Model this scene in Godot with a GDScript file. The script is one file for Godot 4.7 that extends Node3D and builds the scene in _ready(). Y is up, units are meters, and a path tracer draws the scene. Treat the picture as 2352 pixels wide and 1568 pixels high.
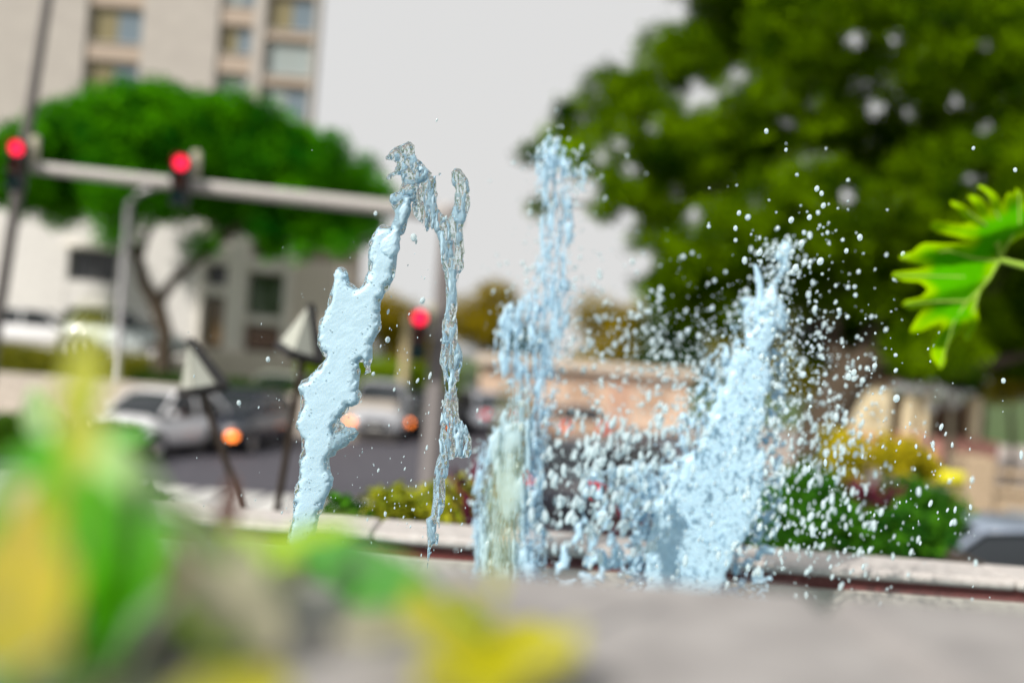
extends Node3D

# ---- the lens: 35 mm on a 36 x 24 mm frame, wide open, focused on the left jet ----
const F := 2287.0            # focal length in units of a 2352-wide frame
const CX := 1176.0
const CY := 784.0
const EYE := Vector3(0, 2.9, 0)
var view := Basis(Vector3.RIGHT, 0.0114) * Basis(Vector3.BACK, 0.075)
var rng := RandomNumberGenerator.new()
var noise := FastNoiseLite.new()
var fine := FastNoiseLite.new()
var used := {}
var mats := {}
var cache := {}
var edges := []


func W(px: float, py: float, depth: float) -> Vector3:
	var r: Vector3 = view * Vector3((px - CX) / F, (CY - py) / F, -1.0)
	return EYE + r * (depth / -r.z)


# ---------------------------------------------------------------- naming
func numbered(called: String) -> String:
	if not used.has(called):
		used[called] = 0
		return called
	used[called] += 1
	return "%s_%03d" % [called, used[called]]


func tag(o: Node, label := "", category := "", group := "", kind := "") -> Node:
	if label: o.set_meta("label", label)
	if category: o.set_meta("category", category)
	if group: o.set_meta("group", group)
	if kind: o.set_meta("kind", kind)
	return o


func thing(called: String, label: String, category: String, at := Vector3.ZERO, turn := 0.0, group := "") -> Node3D:
	var o := Node3D.new()
	o.name = numbered(called)
	add_child(o, true)
	o.position = at
	o.rotation.y = turn
	tag(o, label, category, group)
	return o


func put(called: String, mesh: Mesh, mat: Material, parent: Node = self, at := Transform3D()) -> MeshInstance3D:
	var o := MeshInstance3D.new()
	o.name = numbered(called) if parent == self else called
	o.mesh = mesh
	o.material_override = mat
	o.transform = at
	parent.add_child(o, true)
	return o


func struct(called: String, mesh: Mesh, mat: Material, at := Transform3D()) -> MeshInstance3D:
	var o := put(called, mesh, mat, self, at)
	o.set_meta("kind", "structure")
	return o


func spread(called: String, mesh: Mesh, mat: Material, places: Array, colors: Array, parent: Node) -> MultiMeshInstance3D:
	var m := MultiMesh.new()
	m.transform_format = MultiMesh.TRANSFORM_3D
	m.use_colors = true
	m.mesh = mesh
	m.instance_count = places.size()
	for i in places.size():
		m.set_instance_transform(i, places[i])
		m.set_instance_color(i, colors[i])
	var o := MultiMeshInstance3D.new()
	o.name = numbered(called) if parent == self else called
	o.multimesh = m
	o.material_override = mat
	parent.add_child(o, true)
	o.set_meta("kind", "stuff")
	return o


# ---------------------------------------------------------------- materials
func lin(r: float, g: float, b: float) -> Color:
	return Color(r, g, b).linear_to_srgb()


func mat(called: String, c: Color, rough := 0.7, metal := 0.0) -> StandardMaterial3D:
	if mats.has(called):
		return mats[called]
	var m := StandardMaterial3D.new()
	m.resource_name = called
	m.albedo_color = c
	m.roughness = rough
	m.metallic = metal
	mats[called] = m
	return m


func grain(called: String, a: Color, b: Color, scale: float, rough := 0.8, relief := 0.0, freq := 0.02) -> StandardMaterial3D:
	if mats.has(called):
		return mats[called]
	var m := mat(called, Color.WHITE, rough)
	var n := FastNoiseLite.new()
	n.seed = called.length() * 7
	n.frequency = freq
	n.fractal_octaves = 5
	n.fractal_gain = 0.62
	var ramp := Gradient.new()
	ramp.offsets = PackedFloat32Array([0.25, 0.75])
	ramp.colors = PackedColorArray([a, b])
	var t := NoiseTexture2D.new()
	t.width = 512
	t.height = 512
	t.seamless = true
	t.noise = n
	t.color_ramp = ramp
	m.albedo_texture = t
	m.uv1_triplanar = true
	m.uv1_world_triplanar = true
	m.uv1_scale = Vector3.ONE * scale
	if relief > 0.0:
		var h := NoiseTexture2D.new()
		h.width = 512
		h.height = 512
		h.seamless = true
		h.noise = n
		m.heightmap_enabled = true
		m.heightmap_texture = h
		m.heightmap_scale = relief
	return m


func leaf_mat(called: String, c: Color, through: float, rough := 0.45, tinted := true) -> StandardMaterial3D:
	if mats.has(called):
		return mats[called]
	var m := mat(called, c, rough)
	m.vertex_color_use_as_albedo = tinted
	m.metallic_specular = 0.08
	m.backlight_enabled = true
	m.backlight = Color(through, through, through)
	return m


func glow(called: String, c: Color, e: float) -> StandardMaterial3D:
	if mats.has(called):
		return mats[called]
	var m := mat(called, c, 0.3)
	m.emission_enabled = true
	m.emission = c
	m.emission_energy_multiplier = e
	return m


# ---------------------------------------------------------------- shapes
func start() -> SurfaceTool:
	var st := SurfaceTool.new()
	st.begin(Mesh.PRIMITIVE_TRIANGLES)
	st.set_smooth_group(0)
	return st


func done(st: SurfaceTool) -> ArrayMesh:
	st.generate_normals()
	return st.commit()


func tri(st: SurfaceTool, a: Vector3, b: Vector3, c: Vector3) -> void:
	st.add_vertex(a)
	st.add_vertex(b)
	st.add_vertex(c)


func quad(st: SurfaceTool, a: Vector3, b: Vector3, c: Vector3, d: Vector3) -> void:
	tri(st, a, b, c)
	tri(st, a, c, d)


func box_in(st: SurfaceTool, lo: Vector3, hi: Vector3, bevel := 0.0) -> void:
	# a box whose long edges are cut by a chamfer
	st.set_smooth_group(-1)
	var c := (lo + hi) * 0.5
	var h := (hi - lo) * 0.5
	var e := minf(bevel, minf(h.x, minf(h.y, h.z)) * 0.6)
	for axis in 3:
		for s in [-1.0, 1.0]:
			var n := Vector3.ZERO
			n[axis] = s
			var u := Vector3.ZERO
			u[(axis + 1) % 3] = 1.0
			var v := n.cross(u)
			var hu := absf(u.dot(h)) - e
			var hv := absf(v.dot(h)) - e
			var p := c + n * absf(n.dot(h))
			quad(st, p - u * hu - v * hv, p - u * hu + v * hv, p + u * hu + v * hv, p + u * hu - v * hv)
	if e <= 0.0:
		return
	for axis in 3:
		var a1 := (axis + 1) % 3
		var a2 := (axis + 2) % 3
		for s1 in [-1.0, 1.0]:
			for s2 in [-1.0, 1.0]:
				var q := []
				for k in [[-1.0, 0], [1.0, 0], [1.0, 1], [-1.0, 1]]:
					var p := c
					p[axis] += k[0] * (h[axis] - e)
					p[a1] += s1 * (h[a1] - (0.0 if k[1] == 0 else e))
					p[a2] += s2 * (h[a2] - (e if k[1] == 0 else 0.0))
					q.append(p)
				if s1 * s2 > 0:
					quad(st, q[3], q[2], q[1], q[0])
				else:
					quad(st, q[0], q[1], q[2], q[3])
	for sx in [-1.0, 1.0]:
		for sy in [-1.0, 1.0]:
			for sz in [-1.0, 1.0]:
				var s := Vector3(sx, sy, sz)
				var p1 := c + s * Vector3(h.x, h.y - e, h.z - e)
				var p2 := c + s * Vector3(h.x - e, h.y, h.z - e)
				var p3 := c + s * Vector3(h.x - e, h.y - e, h.z)
				if sx * sy * sz > 0:
					tri(st, p3, p2, p1)
				else:
					tri(st, p1, p2, p3)


func box(lo: Vector3, hi: Vector3, bevel := 0.0) -> ArrayMesh:
	var st := start()
	box_in(st, lo, hi, bevel)
	return done(st)


func tube_in(st: SurfaceTool, pts: Array, radii: Array, sides := 10) -> void:
	st.set_smooth_group(0)
	var rings := []
	var n := pts.size()
	var up := Vector3.UP
	for i in n:
		var t: Vector3 = (pts[mini(i + 1, n - 1)] - pts[maxi(i - 1, 0)]).normalized()
		if absf(t.dot(up)) > 0.95:
			up = Vector3.RIGHT if absf(t.x) < 0.8 else Vector3.BACK
		var a := t.cross(up).normalized()
		var b := a.cross(t).normalized()
		up = b
		var ring := []
		for k in sides:
			var w := TAU * k / sides
			ring.append(pts[i] + (a * cos(w) + b * sin(w)) * radii[i])
		rings.append(ring)
	for i in n - 1:
		for k in sides:
			var k2 := (k + 1) % sides
			quad(st, rings[i][k], rings[i + 1][k], rings[i + 1][k2], rings[i][k2])
	st.set_smooth_group(-1)
	for k in sides:
		var k2 := (k + 1) % sides
		tri(st, pts[0], rings[0][k], rings[0][k2])
		tri(st, pts[n - 1], rings[n - 1][k2], rings[n - 1][k])


func tube(pts: Array, radii: Array, sides := 10) -> ArrayMesh:
	var st := start()
	tube_in(st, pts, radii, sides)
	return done(st)


func lathe(profile: Array, sides := 24) -> ArrayMesh:
	# profile: Vector2(radius, height), from bottom to top
	var st := start()
	for i in profile.size() - 1:
		for k in sides:
			var a := TAU * k / sides
			var b := TAU * (k + 1) / sides
			var p: Vector2 = profile[i]
			var q: Vector2 = profile[i + 1]
			quad(st, Vector3(cos(a) * p.x, p.y, sin(a) * p.x), Vector3(cos(b) * p.x, p.y, sin(b) * p.x), Vector3(cos(b) * q.x, q.y, sin(b) * q.x), Vector3(cos(a) * q.x, q.y, sin(a) * q.x))
	return done(st)


func loft(rings: Array, capped := true) -> ArrayMesh:
	var st := start()
	var n: int = rings[0].size()
	for i in rings.size() - 1:
		for k in n:
			var k2 := (k + 1) % n
			quad(st, rings[i][k], rings[i + 1][k], rings[i + 1][k2], rings[i][k2])
	if capped:
		for e in [0, rings.size() - 1]:
			var c := Vector3.ZERO
			for p in rings[e]:
				c += p
			c /= n
			for k in n:
				var k2 := (k + 1) % n
				if e == 0:
					tri(st, c, rings[e][k], rings[e][k2])
				else:
					tri(st, c, rings[e][k2], rings[e][k])
	return done(st)


func clump(key: String, leaves: int, size: float, stretch := 0.45, seed_ := 5) -> ArrayMesh:
	# a tuft of small separate leaf blades within a ball of radius one
	if cache.has(key):
		return cache[key]
	var r := RandomNumberGenerator.new()
	r.seed = seed_
	var st := start()
	st.set_smooth_group(-1)
	for i in leaves:
		var d := Vector3(r.randfn(), r.randfn(), r.randfn()).normalized()
		var p := d * pow(r.randf(), 0.4)
		var t := (d + Vector3(r.randfn(), r.randfn() - 0.25, r.randfn()) * 0.7).normalized()
		var s := t.cross(Vector3(r.randfn(), r.randfn(), r.randfn())).normalized()
		var n := t.cross(s)
		var l := size * r.randf_range(0.7, 1.3)
		var a := p - t * l * 0.5
		var b := p + t * l * 0.5
		var m1 := p + s * l * stretch * 0.5 + n * l * 0.1
		var m2 := p - s * l * stretch * 0.5 + n * l * 0.1
		tri(st, a, m1, b)
		tri(st, a, b, m2)
	cache[key] = done(st)
	return cache[key]


# ---- water and lobed leaves: an outline (frame units) is rounded out into a closed solid of real thickness ----
func edge_distance(p: Vector2, poly: PackedVector2Array) -> float:
	var best := 1e12
	var inside := false
	var n := poly.size()
	var a := poly[n - 1]
	for i in n:
		var b := poly[i]
		var e := b - a
		var w := p - a
		var q := w - e * clampf(w.dot(e) / maxf(e.length_squared(), 1e-6), 0.0, 1.0)
		best = minf(best, q.length_squared())
		if (a.y > p.y) != (b.y > p.y) and p.x < e.x * (p.y - a.y) / e.y + a.x:
			inside = not inside
		a = b
	return sqrt(best) if inside else -sqrt(best)


func solid(poly: PackedVector2Array, o: Dictionary) -> ArrayMesh:
	# o: depth, origin, step, round (frame units over which the edge rounds), thick (metres, half), ragged (units), rag_freq, holes (0..1), hole_freq, bump, bump_freq, stretch, seed, bend(Callable)
	var step: float = o.get("step", 4.0)
	var inset: float = o.get("inset", 0.0)
	var depth: float = o.depth
	var unit := depth / F
	var origin: Vector3 = o.get("origin", Vector3.ZERO)
	var round_: float = o.get("round", 30.0)
	var thick: float = o.get("thick", 0.03)
	var ragged: float = o.get("ragged", 4.0)
	var rag_freq: float = o.get("rag_freq", 0.03)
	var holes: float = o.get("holes", -9.0)
	var hole_freq: float = o.get("hole_freq", 0.03)
	var hole_gain: float = o.get("hole_gain", 60.0)
	var bump: float = o.get("bump", 0.0012)
	var bump_freq: float = o.get("bump_freq", 0.12)
	var stretch: float = o.get("stretch", 1.0)
	var sd: float = o.get("seed", 0.0) * 517.0
	var bend = o.get("bend")
	var box_ := Rect2(poly[0], Vector2.ZERO)
	for p in poly:
		box_ = box_.expand(p)
	box_ = box_.grow(ragged + step * 2)
	var nx := int(box_.size.x / step) + 2
	var ny := int(box_.size.y / step) + 2
	var s := PackedFloat32Array()
	s.resize(nx * ny)
	var front := PackedVector3Array()
	front.resize(nx * ny)
	var back := PackedVector3Array()
	back.resize(nx * ny)
	for j in ny:
		for i in nx:
			var p := box_.position + Vector2(i, j) * step
			var d: float = edge_distance(p, poly) - inset
			if d > -ragged * 1.5:
				d += noise.get_noise_3d(p.x * rag_freq * 50.0, p.y * rag_freq * 50.0 / stretch, sd) * ragged * 2.0
				if holes > -1.0:
					d = minf(d, (noise.get_noise_3d(p.x * hole_freq * 50.0, p.y * hole_freq * 50.0 / stretch, sd + 90.0) - holes) * hole_gain)
			var k := j * nx + i
			s[k] = d
			var w := W(p.x, p.y, depth) - origin
			var f := clampf(d / round_, 0.0, 1.0)
			var h := thick * sqrt(maxf(0.0, 1.0 - (1.0 - f) * (1.0 - f)))
			var z := 0.0
			if bend != null:
				z = bend.call(p)
			if d > 0.0:
				var lump: float = 1.0 + o.get("lump", 0.22) * noise.get_noise_3d(p.x * 1.1, p.y * 1.1 / stretch, sd + 40.0)
				var ease := minf(1.0, d / 8.0)
				front[k] = w + Vector3(0, 0, z + h * lump + ease * bump * fine.get_noise_3d(p.x * bump_freq * 30.0, p.y * bump_freq * 30.0 / stretch, sd))
				back[k] = w - Vector3(0, 0, -z + h * lump + ease * bump * fine.get_noise_3d(p.x * bump_freq * 30.0, p.y * bump_freq * 30.0 / stretch, sd + 300.0))
			else:
				front[k] = w + Vector3(0, 0, z)
				back[k] = w + Vector3(0, 0, z)
	var st := start()
	var tinted: bool = o.has("edge_color")
	for j in ny - 1:
		for i in nx - 1:
			var k := j * nx + i
			if s[k] <= 0 and s[k + 1] <= 0 and s[k + nx] <= 0 and s[k + nx + 1] <= 0:
				continue
			for t in [[k, k + 1, k + nx], [k + 1, k + nx + 1, k + nx]]:
				var fp := []
				var bp := []
				var dd := []
				for e in 3:
					var a: int = t[e]
					var b: int = t[(e + 1) % 3]
					if s[a] > 0:
						fp.append(front[a])
						bp.append(back[a])
						dd.append(s[a])
					if (s[a] > 0) != (s[b] > 0):
						var lo := mini(a, b)
						var hi := maxi(a, b)
						var m := s[lo] / (s[lo] - s[hi])
						# both faces meet here, so that the solid is closed
						var pa := (front[lo] + back[lo]) * 0.5
						var pb := (front[hi] + back[hi]) * 0.5
						var c := pa.lerp(pb, m)
						fp.append(c)
						bp.append(c)
						dd.append(0.0)
				for e in range(1, fp.size() - 1):
					for v in [0, e, e + 1]:
						if tinted:
							st.set_color(o.edge_color.lerp(o.core_color, clampf(dd[v] / o.edge_width, 0.0, 1.0)))
						st.add_vertex(fp[v])
					for v in [0, e + 1, e]:
						if tinted:
							st.set_color(o.edge_color.lerp(o.core_color, clampf(dd[v] / o.edge_width, 0.0, 1.0)))
						st.add_vertex(bp[v])
	return done(st)


func outline(flat: Array, x0 := 0.0, y0 := 0.0, k := 1.0) -> PackedVector2Array:
	var out := PackedVector2Array()
	for i in range(0, flat.size(), 2):
		out.append(Vector2(x0 + flat[i] * k, y0 + flat[i + 1] * k))
	return out


# ---------------------------------------------------------------- cars
func car_ring(z: float, w: float, lo: float, hi: float, top := 0.86, p := 4.0) -> Array:
	var r := []
	for k in 20:
		var a := TAU * k / 20.0
		var cx := signf(cos(a)) * pow(absf(cos(a)), 2.0 / p)
		var cy := signf(sin(a)) * pow(absf(sin(a)), 2.0 / p)
		var y := (lo + hi) * 0.5 + cy * (hi - lo) * 0.5
		var t := clampf((y - lo) / (hi - lo), 0.0, 1.0)
		r.append(Vector3(cx * w * lerpf(1.0, top, t * t), y, z))
	return r


func car(called: String, label: String, at: Vector3, turn: float, paint: Material, o := {}) -> Node3D:
	var c := thing(called, label, o.get("category", "car"), at, turn, o.get("group", ""))
	var tall: float = o.get("tall", 1.45)
	var long: float = o.get("long", 4.4) / 4.4
	var belt := tall * 0.64
	var body := []
	for q in [[-2.2, 0.72, 0.42, 0.74], [-2.14, 0.82, 0.3, 0.9], [-1.9, 0.88, 0.24, 0.97], [-1.2, 0.9, 0.2, 0.99], [0.0, 0.9, 0.19, 0.98], [0.9, 0.9, 0.2, 0.97], [1.3, 0.89, 0.21, 0.93], [1.85, 0.86, 0.23, 0.83], [2.1, 0.79, 0.28, 0.72], [2.2, 0.68, 0.36, 0.62]]:
		body.append(car_ring(q[0] * long, q[1], q[2], q[3] * belt / 0.95))
	put("body", loft(body), paint, c)
	var boxy: float = o.get("boxy", 0.0)
	var cab := []
	var roof := []
	for q in [[-1.95 - boxy * 0.2, 0.02], [-1.45 - boxy * 0.55, 0.86], [-0.9, 0.98], [-0.1, 1.0], [0.35, 0.93], [0.75, 0.5], [1.2, 0.02]]:
		var hi: float = lerpf(belt, tall, q[1])
		cab.append(car_ring(q[0] * long, 0.8, belt - 0.1, hi, 0.76, 5.0))
		if q[1] > 0.8:
			roof.append(car_ring(q[0] * long, 0.66, hi - 0.06, hi + 0.018, 0.9, 3.0))
	put("windows", loft(cab), mat("car_glass", lin(0.02, 0.025, 0.03), 0.05), c)
	put("roof", loft(roof), paint, c)
	for s in [-1.0, 1.0]:
		var st := start()
		tube_in(st, [Vector3(s * 0.79, belt, 1.12 * long), Vector3(s * 0.62, tall * 0.96, 0.36 * long)], [0.045, 0.035], 6)
		put("pillar", done(st), paint, c)
		put("pillar", tube([Vector3(s * 0.81, belt, -0.35 * long), Vector3(s * 0.63, tall * 0.985, -0.4 * long)], [0.045, 0.04], 6), paint, c)
		put("pillar", tube([Vector3(s * 0.79, belt, -1.75 * long), Vector3(s * 0.62, tall * 0.95, -1.3 * long)], [0.07, 0.06], 6), paint, c)
		var m := put("mirror", box(Vector3(-0.09, -0.06, -0.04), Vector3(0.09, 0.06, 0.06), 0.03), paint, c, Transform3D(Basis(), Vector3(s * 0.95, belt + 0.06, 0.85 * long)))
		put("mirror_glass", box(Vector3(-0.075, -0.045, -0.05), Vector3(0.075, 0.045, -0.043)), mat("mirror", lin(0.6, 0.6, 0.62), 0.05, 1.0), m)
		var lit: bool = o.get("lights", false)
		put("headlight", loft([car_ring(-0.12, 0.13, -0.07, 0.07, 1.0, 3.0), car_ring(0.05, 0.12, -0.06, 0.06, 1.0, 3.0), car_ring(0.1, 0.08, -0.04, 0.04, 1.0, 3.0)]), glow("headlight_lit", lin(1, 0.86, 0.62), 3.5) if lit else mat("headlight", lin(0.75, 0.76, 0.78), 0.1, 0.6), c, Transform3D(Basis(), Vector3(s * 0.6, belt * 0.68, 2.06 * long)))
		if o.get("amber", 0.0) == s or o.get("amber", 0.0) == 2.0:
			put("indicator_light", loft([car_ring(-0.05, 0.12, -0.08, 0.08, 1.0, 2.4), car_ring(0.05, 0.12, -0.08, 0.08, 1.0, 2.4), car_ring(0.09, 0.07, -0.05, 0.05, 1.0, 2.4)]), glow("amber_lamp", lin(1, 0.23, 0.03), 5.5), c, Transform3D(Basis(), Vector3(s * 0.68, belt * 0.5, 2.13 * long)))
		put("tail_light", box(Vector3(-0.14, -0.09, -0.05), Vector3(0.14, 0.09, 0.05), 0.03), glow("tail_lamp", lin(0.9, 0.01, 0.02), o.get("tail_glow", 0.6)), c, Transform3D(Basis(), Vector3(s * 0.6, belt * 0.8, -2.15 * long)))
		for z in [-1.35, 1.35]:
			var wh := Node3D.new()
			wh.name = "wheel"
			c.add_child(wh, true)
			wh.position = Vector3(s * 0.8, 0.32, z * long)
			wh.rotation.z = -PI / 2 * s
			put("tyre", lathe([Vector2(0.2, -0.1), Vector2(0.3, -0.1), Vector2(0.32, -0.06), Vector2(0.32, 0.06), Vector2(0.3, 0.1), Vector2(0.2, 0.1)], 18), mat("tyre", lin(0.02, 0.02, 0.02), 0.85), wh)
			put("rim", lathe([Vector2(0.001, 0.05), Vector2(0.06, 0.09), Vector2(0.17, 0.075), Vector2(0.205, 0.1)], 18), mat("rim", lin(0.45, 0.45, 0.46), 0.3, 0.8), wh)
	put("grille", box(Vector3(-0.42, belt * 0.42, 2.12 * long), Vector3(0.42, belt * 0.62, 2.215 * long), 0.03), mat("grille", lin(0.015, 0.015, 0.017), 0.5), c)
	put("bumper", box(Vector3(-0.72, 0.27, 2.02 * long), Vector3(0.72, 0.41, 2.25 * long), 0.05), mat("bumper", lin(0.03, 0.03, 0.032), 0.6), c)
	put("number_plate", box(Vector3(-0.16, 0.42, 2.21 * long), Vector3(0.16, 0.5, 2.262 * long), 0.005), mat("plate", lin(0.6, 0.6, 0.58), 0.5), c)
	return c


# ---------------------------------------------------------------- traffic signal heads
func signal_head(parent: Node3D, at: Vector3, turn := 0.0) -> void:
	var h := Node3D.new()
	h.name = "signal_head"
	parent.add_child(h, true)
	h.position = at
	h.rotation.y = turn
	h.scale = Vector3.ONE * 0.82
	var black := mat("signal_black", lin(0.012, 0.012, 0.013), 0.45)
	put("housing", box(Vector3(-0.135, -0.4, -0.1), Vector3(0.135, 0.4, 0.06), 0.03), black, h)
	put("mounting_bracket", box(Vector3(0.1, 0.1, -0.2), Vector3(0.24, 0.5, -0.11), 0.03), mat("bracket", lin(0.5, 0.47, 0.36), 0.5), h)
	var disc := lathe([Vector2(0.104, 0.0), Vector2(0.098, 0.03), Vector2(0.06, 0.048), Vector2(0.001, 0.053)], 24)
	var faces := [glow("red_lamp", lin(1, 0.012, 0.06), 2.6), mat("amber_off", lin(0.09, 0.02, 0.01), 0.3), mat("green_off", lin(0.0, 0.045, 0.05), 0.3)]
	for i in 3:
		var y := 0.26 - i * 0.26
		put(["red_lens", "amber_lens", "green_lens"][i], disc, faces[i], h, Transform3D(Basis(Vector3.RIGHT, PI / 2), Vector3(0, y, 0.055)))
		var st := start()
		for k in 12:
			var a := -0.35 + (PI + 0.7) * k / 12.0
			var b := -0.35 + (PI + 0.7) * (k + 1) / 12.0
			var pa := Vector3(cos(a) * 0.12, y + sin(a) * 0.12, 0.05)
			var pb := Vector3(cos(b) * 0.12, y + sin(b) * 0.12, 0.05)
			var oa := Vector3(0, -0.01, 0.1 + 0.08 * maxf(0, sin(a)))
			var ob := Vector3(0, -0.01, 0.1 + 0.08 * maxf(0, sin(b)))
			quad(st, pa, pb, pb + ob, pa + oa)
		put("visor", done(st), black, h)


# ---------------------------------------------------------------- leaves
func blade(key: String, width: float, fold := 0.18, droop := 0.25, wave := 0.04) -> ArrayMesh:
	# one leaf of length 1 along +Y from its foot, upper side towards +Z
	if cache.has(key):
		return cache[key]
	var st := start()
	var rows := 12
	var cols := 6
	var g := []
	for i in rows + 1:
		var t := float(i) / rows
		var w := width * 0.5 * pow(sin(PI * pow(t, 0.8)), 0.75) + 0.006
		var row := []
		for j in cols + 1:
			var u := float(j) / cols * 2.0 - 1.0
			row.append(Vector3(u * w, t, absf(u) * w * fold - droop * t * t + wave * sin(t * 17.0) * absf(u)))
		g.append(row)
	for i in rows:
		for j in cols:
			quad(st, g[i][j], g[i + 1][j], g[i + 1][j + 1], g[i][j + 1])
	cache[key] = done(st)
	return cache[key]


func leaf_at(parent: Node3D, mesh: Mesh, m: Material, foot: Vector3, tip_dir: Vector3, face: Vector3, size: float) -> void:
	var y := tip_dir.normalized()
	var z := (face - y * face.dot(y)).normalized()
	var x := y.cross(z)
	put("leaf", mesh, m, parent, Transform3D(Basis(x, y, z).scaled_local(Vector3.ONE * size), foot - parent.position))


func crown(parent: Node3D, lobes: Array, tuft: Mesh, m: Material, size: float, density: float, light: Color, dark: Color, flat := 0.8, gaps := []) -> void:
	# lobes: [centre (world), radius]; tufts fill the outer part of each lobe, unevenly
	var places := []
	var colors := []
	for l in lobes:
		var c: Vector3 = l[0]
		var r: float = l[1]
		for i in int(density * r * r / (size * size)):
			var d := Vector3(rng.randfn(), rng.randfn(), rng.randfn()).normalized()
			var q: float = r * pow(rng.randf(), 0.28)
			var p := c + d * q * Vector3(1, flat, 1)
			if noise.get_noise_3dv(p * 150.0 * (1.2 if size < 0.35 else 0.6)) < -0.3:
				continue
			var open := false
			for g in gaps:
				# a gap in the leaves lets the sky through
				if (p - g[0] - g[1] * (p - g[0]).dot(g[1])).length() < g[2]:
					open = true
			if open:
				continue
			var s := size * rng.randf_range(0.6, 1.25)
			places.append(Transform3D(Basis.from_euler(Vector3(rng.randf_range(-0.5, 0.5), rng.randf() * TAU, rng.randf_range(-0.5, 0.5))).scaled_local(Vector3(s, s * 0.7, s)), p - parent.position))
			colors.append(dark.lerp(light, clampf(0.5 + 0.9 * noise.get_noise_3dv(p * Vector3(70, 130, 70) * (1.5 if size < 0.35 else 1.0) + Vector3(7, 3, 1)) * 1.3 + rng.randf_range(-0.25, 0.25), 0.0, 1.0)))
	spread("crown", tuft, m, places, colors, parent)


# ================================================================ the scene
func _ready() -> void:
	rng.seed = 2024
	noise.seed = 11
	noise.frequency = 0.01
	noise.fractal_octaves = 4
	fine.seed = 5
	fine.frequency = 0.05
	fine.fractal_octaves = 3
	# -- camera
	var cam := Camera3D.new()
	cam.name = "camera"
	var lens := CameraAttributesPhysical.new()
	lens.frustum_focal_length = 35.0
	lens.frustum_focus_distance = 1.5
	lens.frustum_near = 0.05
	lens.frustum_far = 400.0
	lens.exposure_aperture = 1.4
	cam.attributes = lens
	cam.transform = Transform3D(view, EYE)
	add_child(cam)
	cam.current = true
	# -- sky: thin bright cloud from end to end
	var env := Environment.new()
	env.background_mode = Environment.BG_SKY
	var sm := ProceduralSkyMaterial.new()
	sm.sky_top_color = Color(1, 1, 1)
	sm.sky_horizon_color = Color(1, 1, 0.995)
	sm.sky_curve = 0.2
	sm.ground_bottom_color = Color(0.35, 0.34, 0.32)
	sm.ground_horizon_color = Color(0.7, 0.7, 0.68)
	sm.sun_angle_max = 1.0
	var sky := Sky.new()
	sky.sky_material = sm
	env.sky = sky
	env.background_energy_multiplier = 0.818
	env.tonemap_mode = Environment.TONE_MAPPER_LINEAR
	env.tonemap_exposure = 0.9
	env.sdfgi_enabled = true
	env.ssao_enabled = true
	env.ssil_enabled = true
	var we := WorldEnvironment.new()
	we.name = "world_environment"
	we.environment = env
	add_child(we)
	# -- sun: from the left, a little behind the camera
	var sun := DirectionalLight3D.new()
	sun.name = "sun"
	sun.light_energy = 1.6
	sun.light_color = Color(1.0, 0.97, 0.93)
	sun.light_angular_distance = 0.5
	sun.shadow_enabled = true
	add_child(sun)
	sun.look_at_from_position(Vector3(-4.5, 5.5, 5.5), Vector3.ZERO)

	ground()
	tower()
	low_building()
	street_buildings()
	trees()
	signals()
	cars()
	fountain()
	bed()
	water()
	drops()
	lobed_leaf()
	near_shrub()


# ---------------------------------------------------------------- ground, road, kerbs
func ground() -> void:
	var grass := grain("grass_ground", lin(0.03, 0.07, 0.012), lin(0.08, 0.13, 0.02), 0.6, 0.95)
	var asphalt := grain("asphalt", lin(0.06, 0.058, 0.075), lin(0.09, 0.088, 0.108), 0.35, 0.75, 0.4)
	var paving := grain("paving", lin(0.36, 0.31, 0.28), lin(0.46, 0.41, 0.37), 0.8, 0.85)
	struct("ground", box(Vector3(-300, -0.5, -300), Vector3(300, -0.05, 60)), grass)
	var road := struct("road", box(Vector3(-60, -0.05, -37), Vector3(60, 0, -9)), asphalt)
	put("road_surface", box(Vector3(-3, -0.05, -110), Vector3(7, 0, -37.0)), asphalt, road)
	struct("pavement", box(Vector3(-60, -0.05, -8.8), Vector3(60, 0.13, -4.4), 0.02), paving)
	struct("kerb", box(Vector3(-60, -0.05, -9.0), Vector3(60, 0.135, -8.8), 0.02), mat("kerb", lin(0.42, 0.4, 0.38), 0.8))
	struct("far_pavement", box(Vector3(-60, -0.05, -29.2), Vector3(-9.2, 0.13, -26.6), 0.02), paving)
	struct("far_kerb", box(Vector3(-60, -0.05, -26.6), Vector3(-9.2, 0.135, -26.4), 0.02), mat("kerb", Color.WHITE))
	struct("right_pavement", box(Vector3(7.2, -0.05, -50), Vector3(60, 0.13, -21.5), 0.02), paving)
	var white := grain("road_paint", lin(0.55, 0.55, 0.53), lin(0.72, 0.72, 0.7), 1.5, 0.7)
	for i in 12:
		put("crossing_stripe", box(Vector3(-0.25, 0.0, -1.5), Vector3(0.25, 0.006, 1.5)), white, road, Transform3D(Basis(Vector3.UP, -0.05), Vector3(-9.5 + i * 0.62, 0.001, -16.6)))
	# raised lawn behind the row of cars, held by a low wall
	struct("raised_lawn", box(Vector3(-60, -0.05, -70), Vector3(-2.0 - 1.4, 1.05, -29.4)), grass)
	var w := put("retaining_wall", box(Vector3(-60, 0, -29.4), Vector3(-3.2, 1.2, -29.2), 0.03), grain("pale_concrete", lin(0.42, 0.38, 0.33), lin(0.56, 0.51, 0.45), 0.3))
	tag(w, "low beige retaining wall behind the row of cars", "wall")
	struct("driveway", box(Vector3(-40, 1.05, -37.6), Vector3(-12.2, 1.72, -33.8), 0.04), mats["pale_concrete"])


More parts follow.
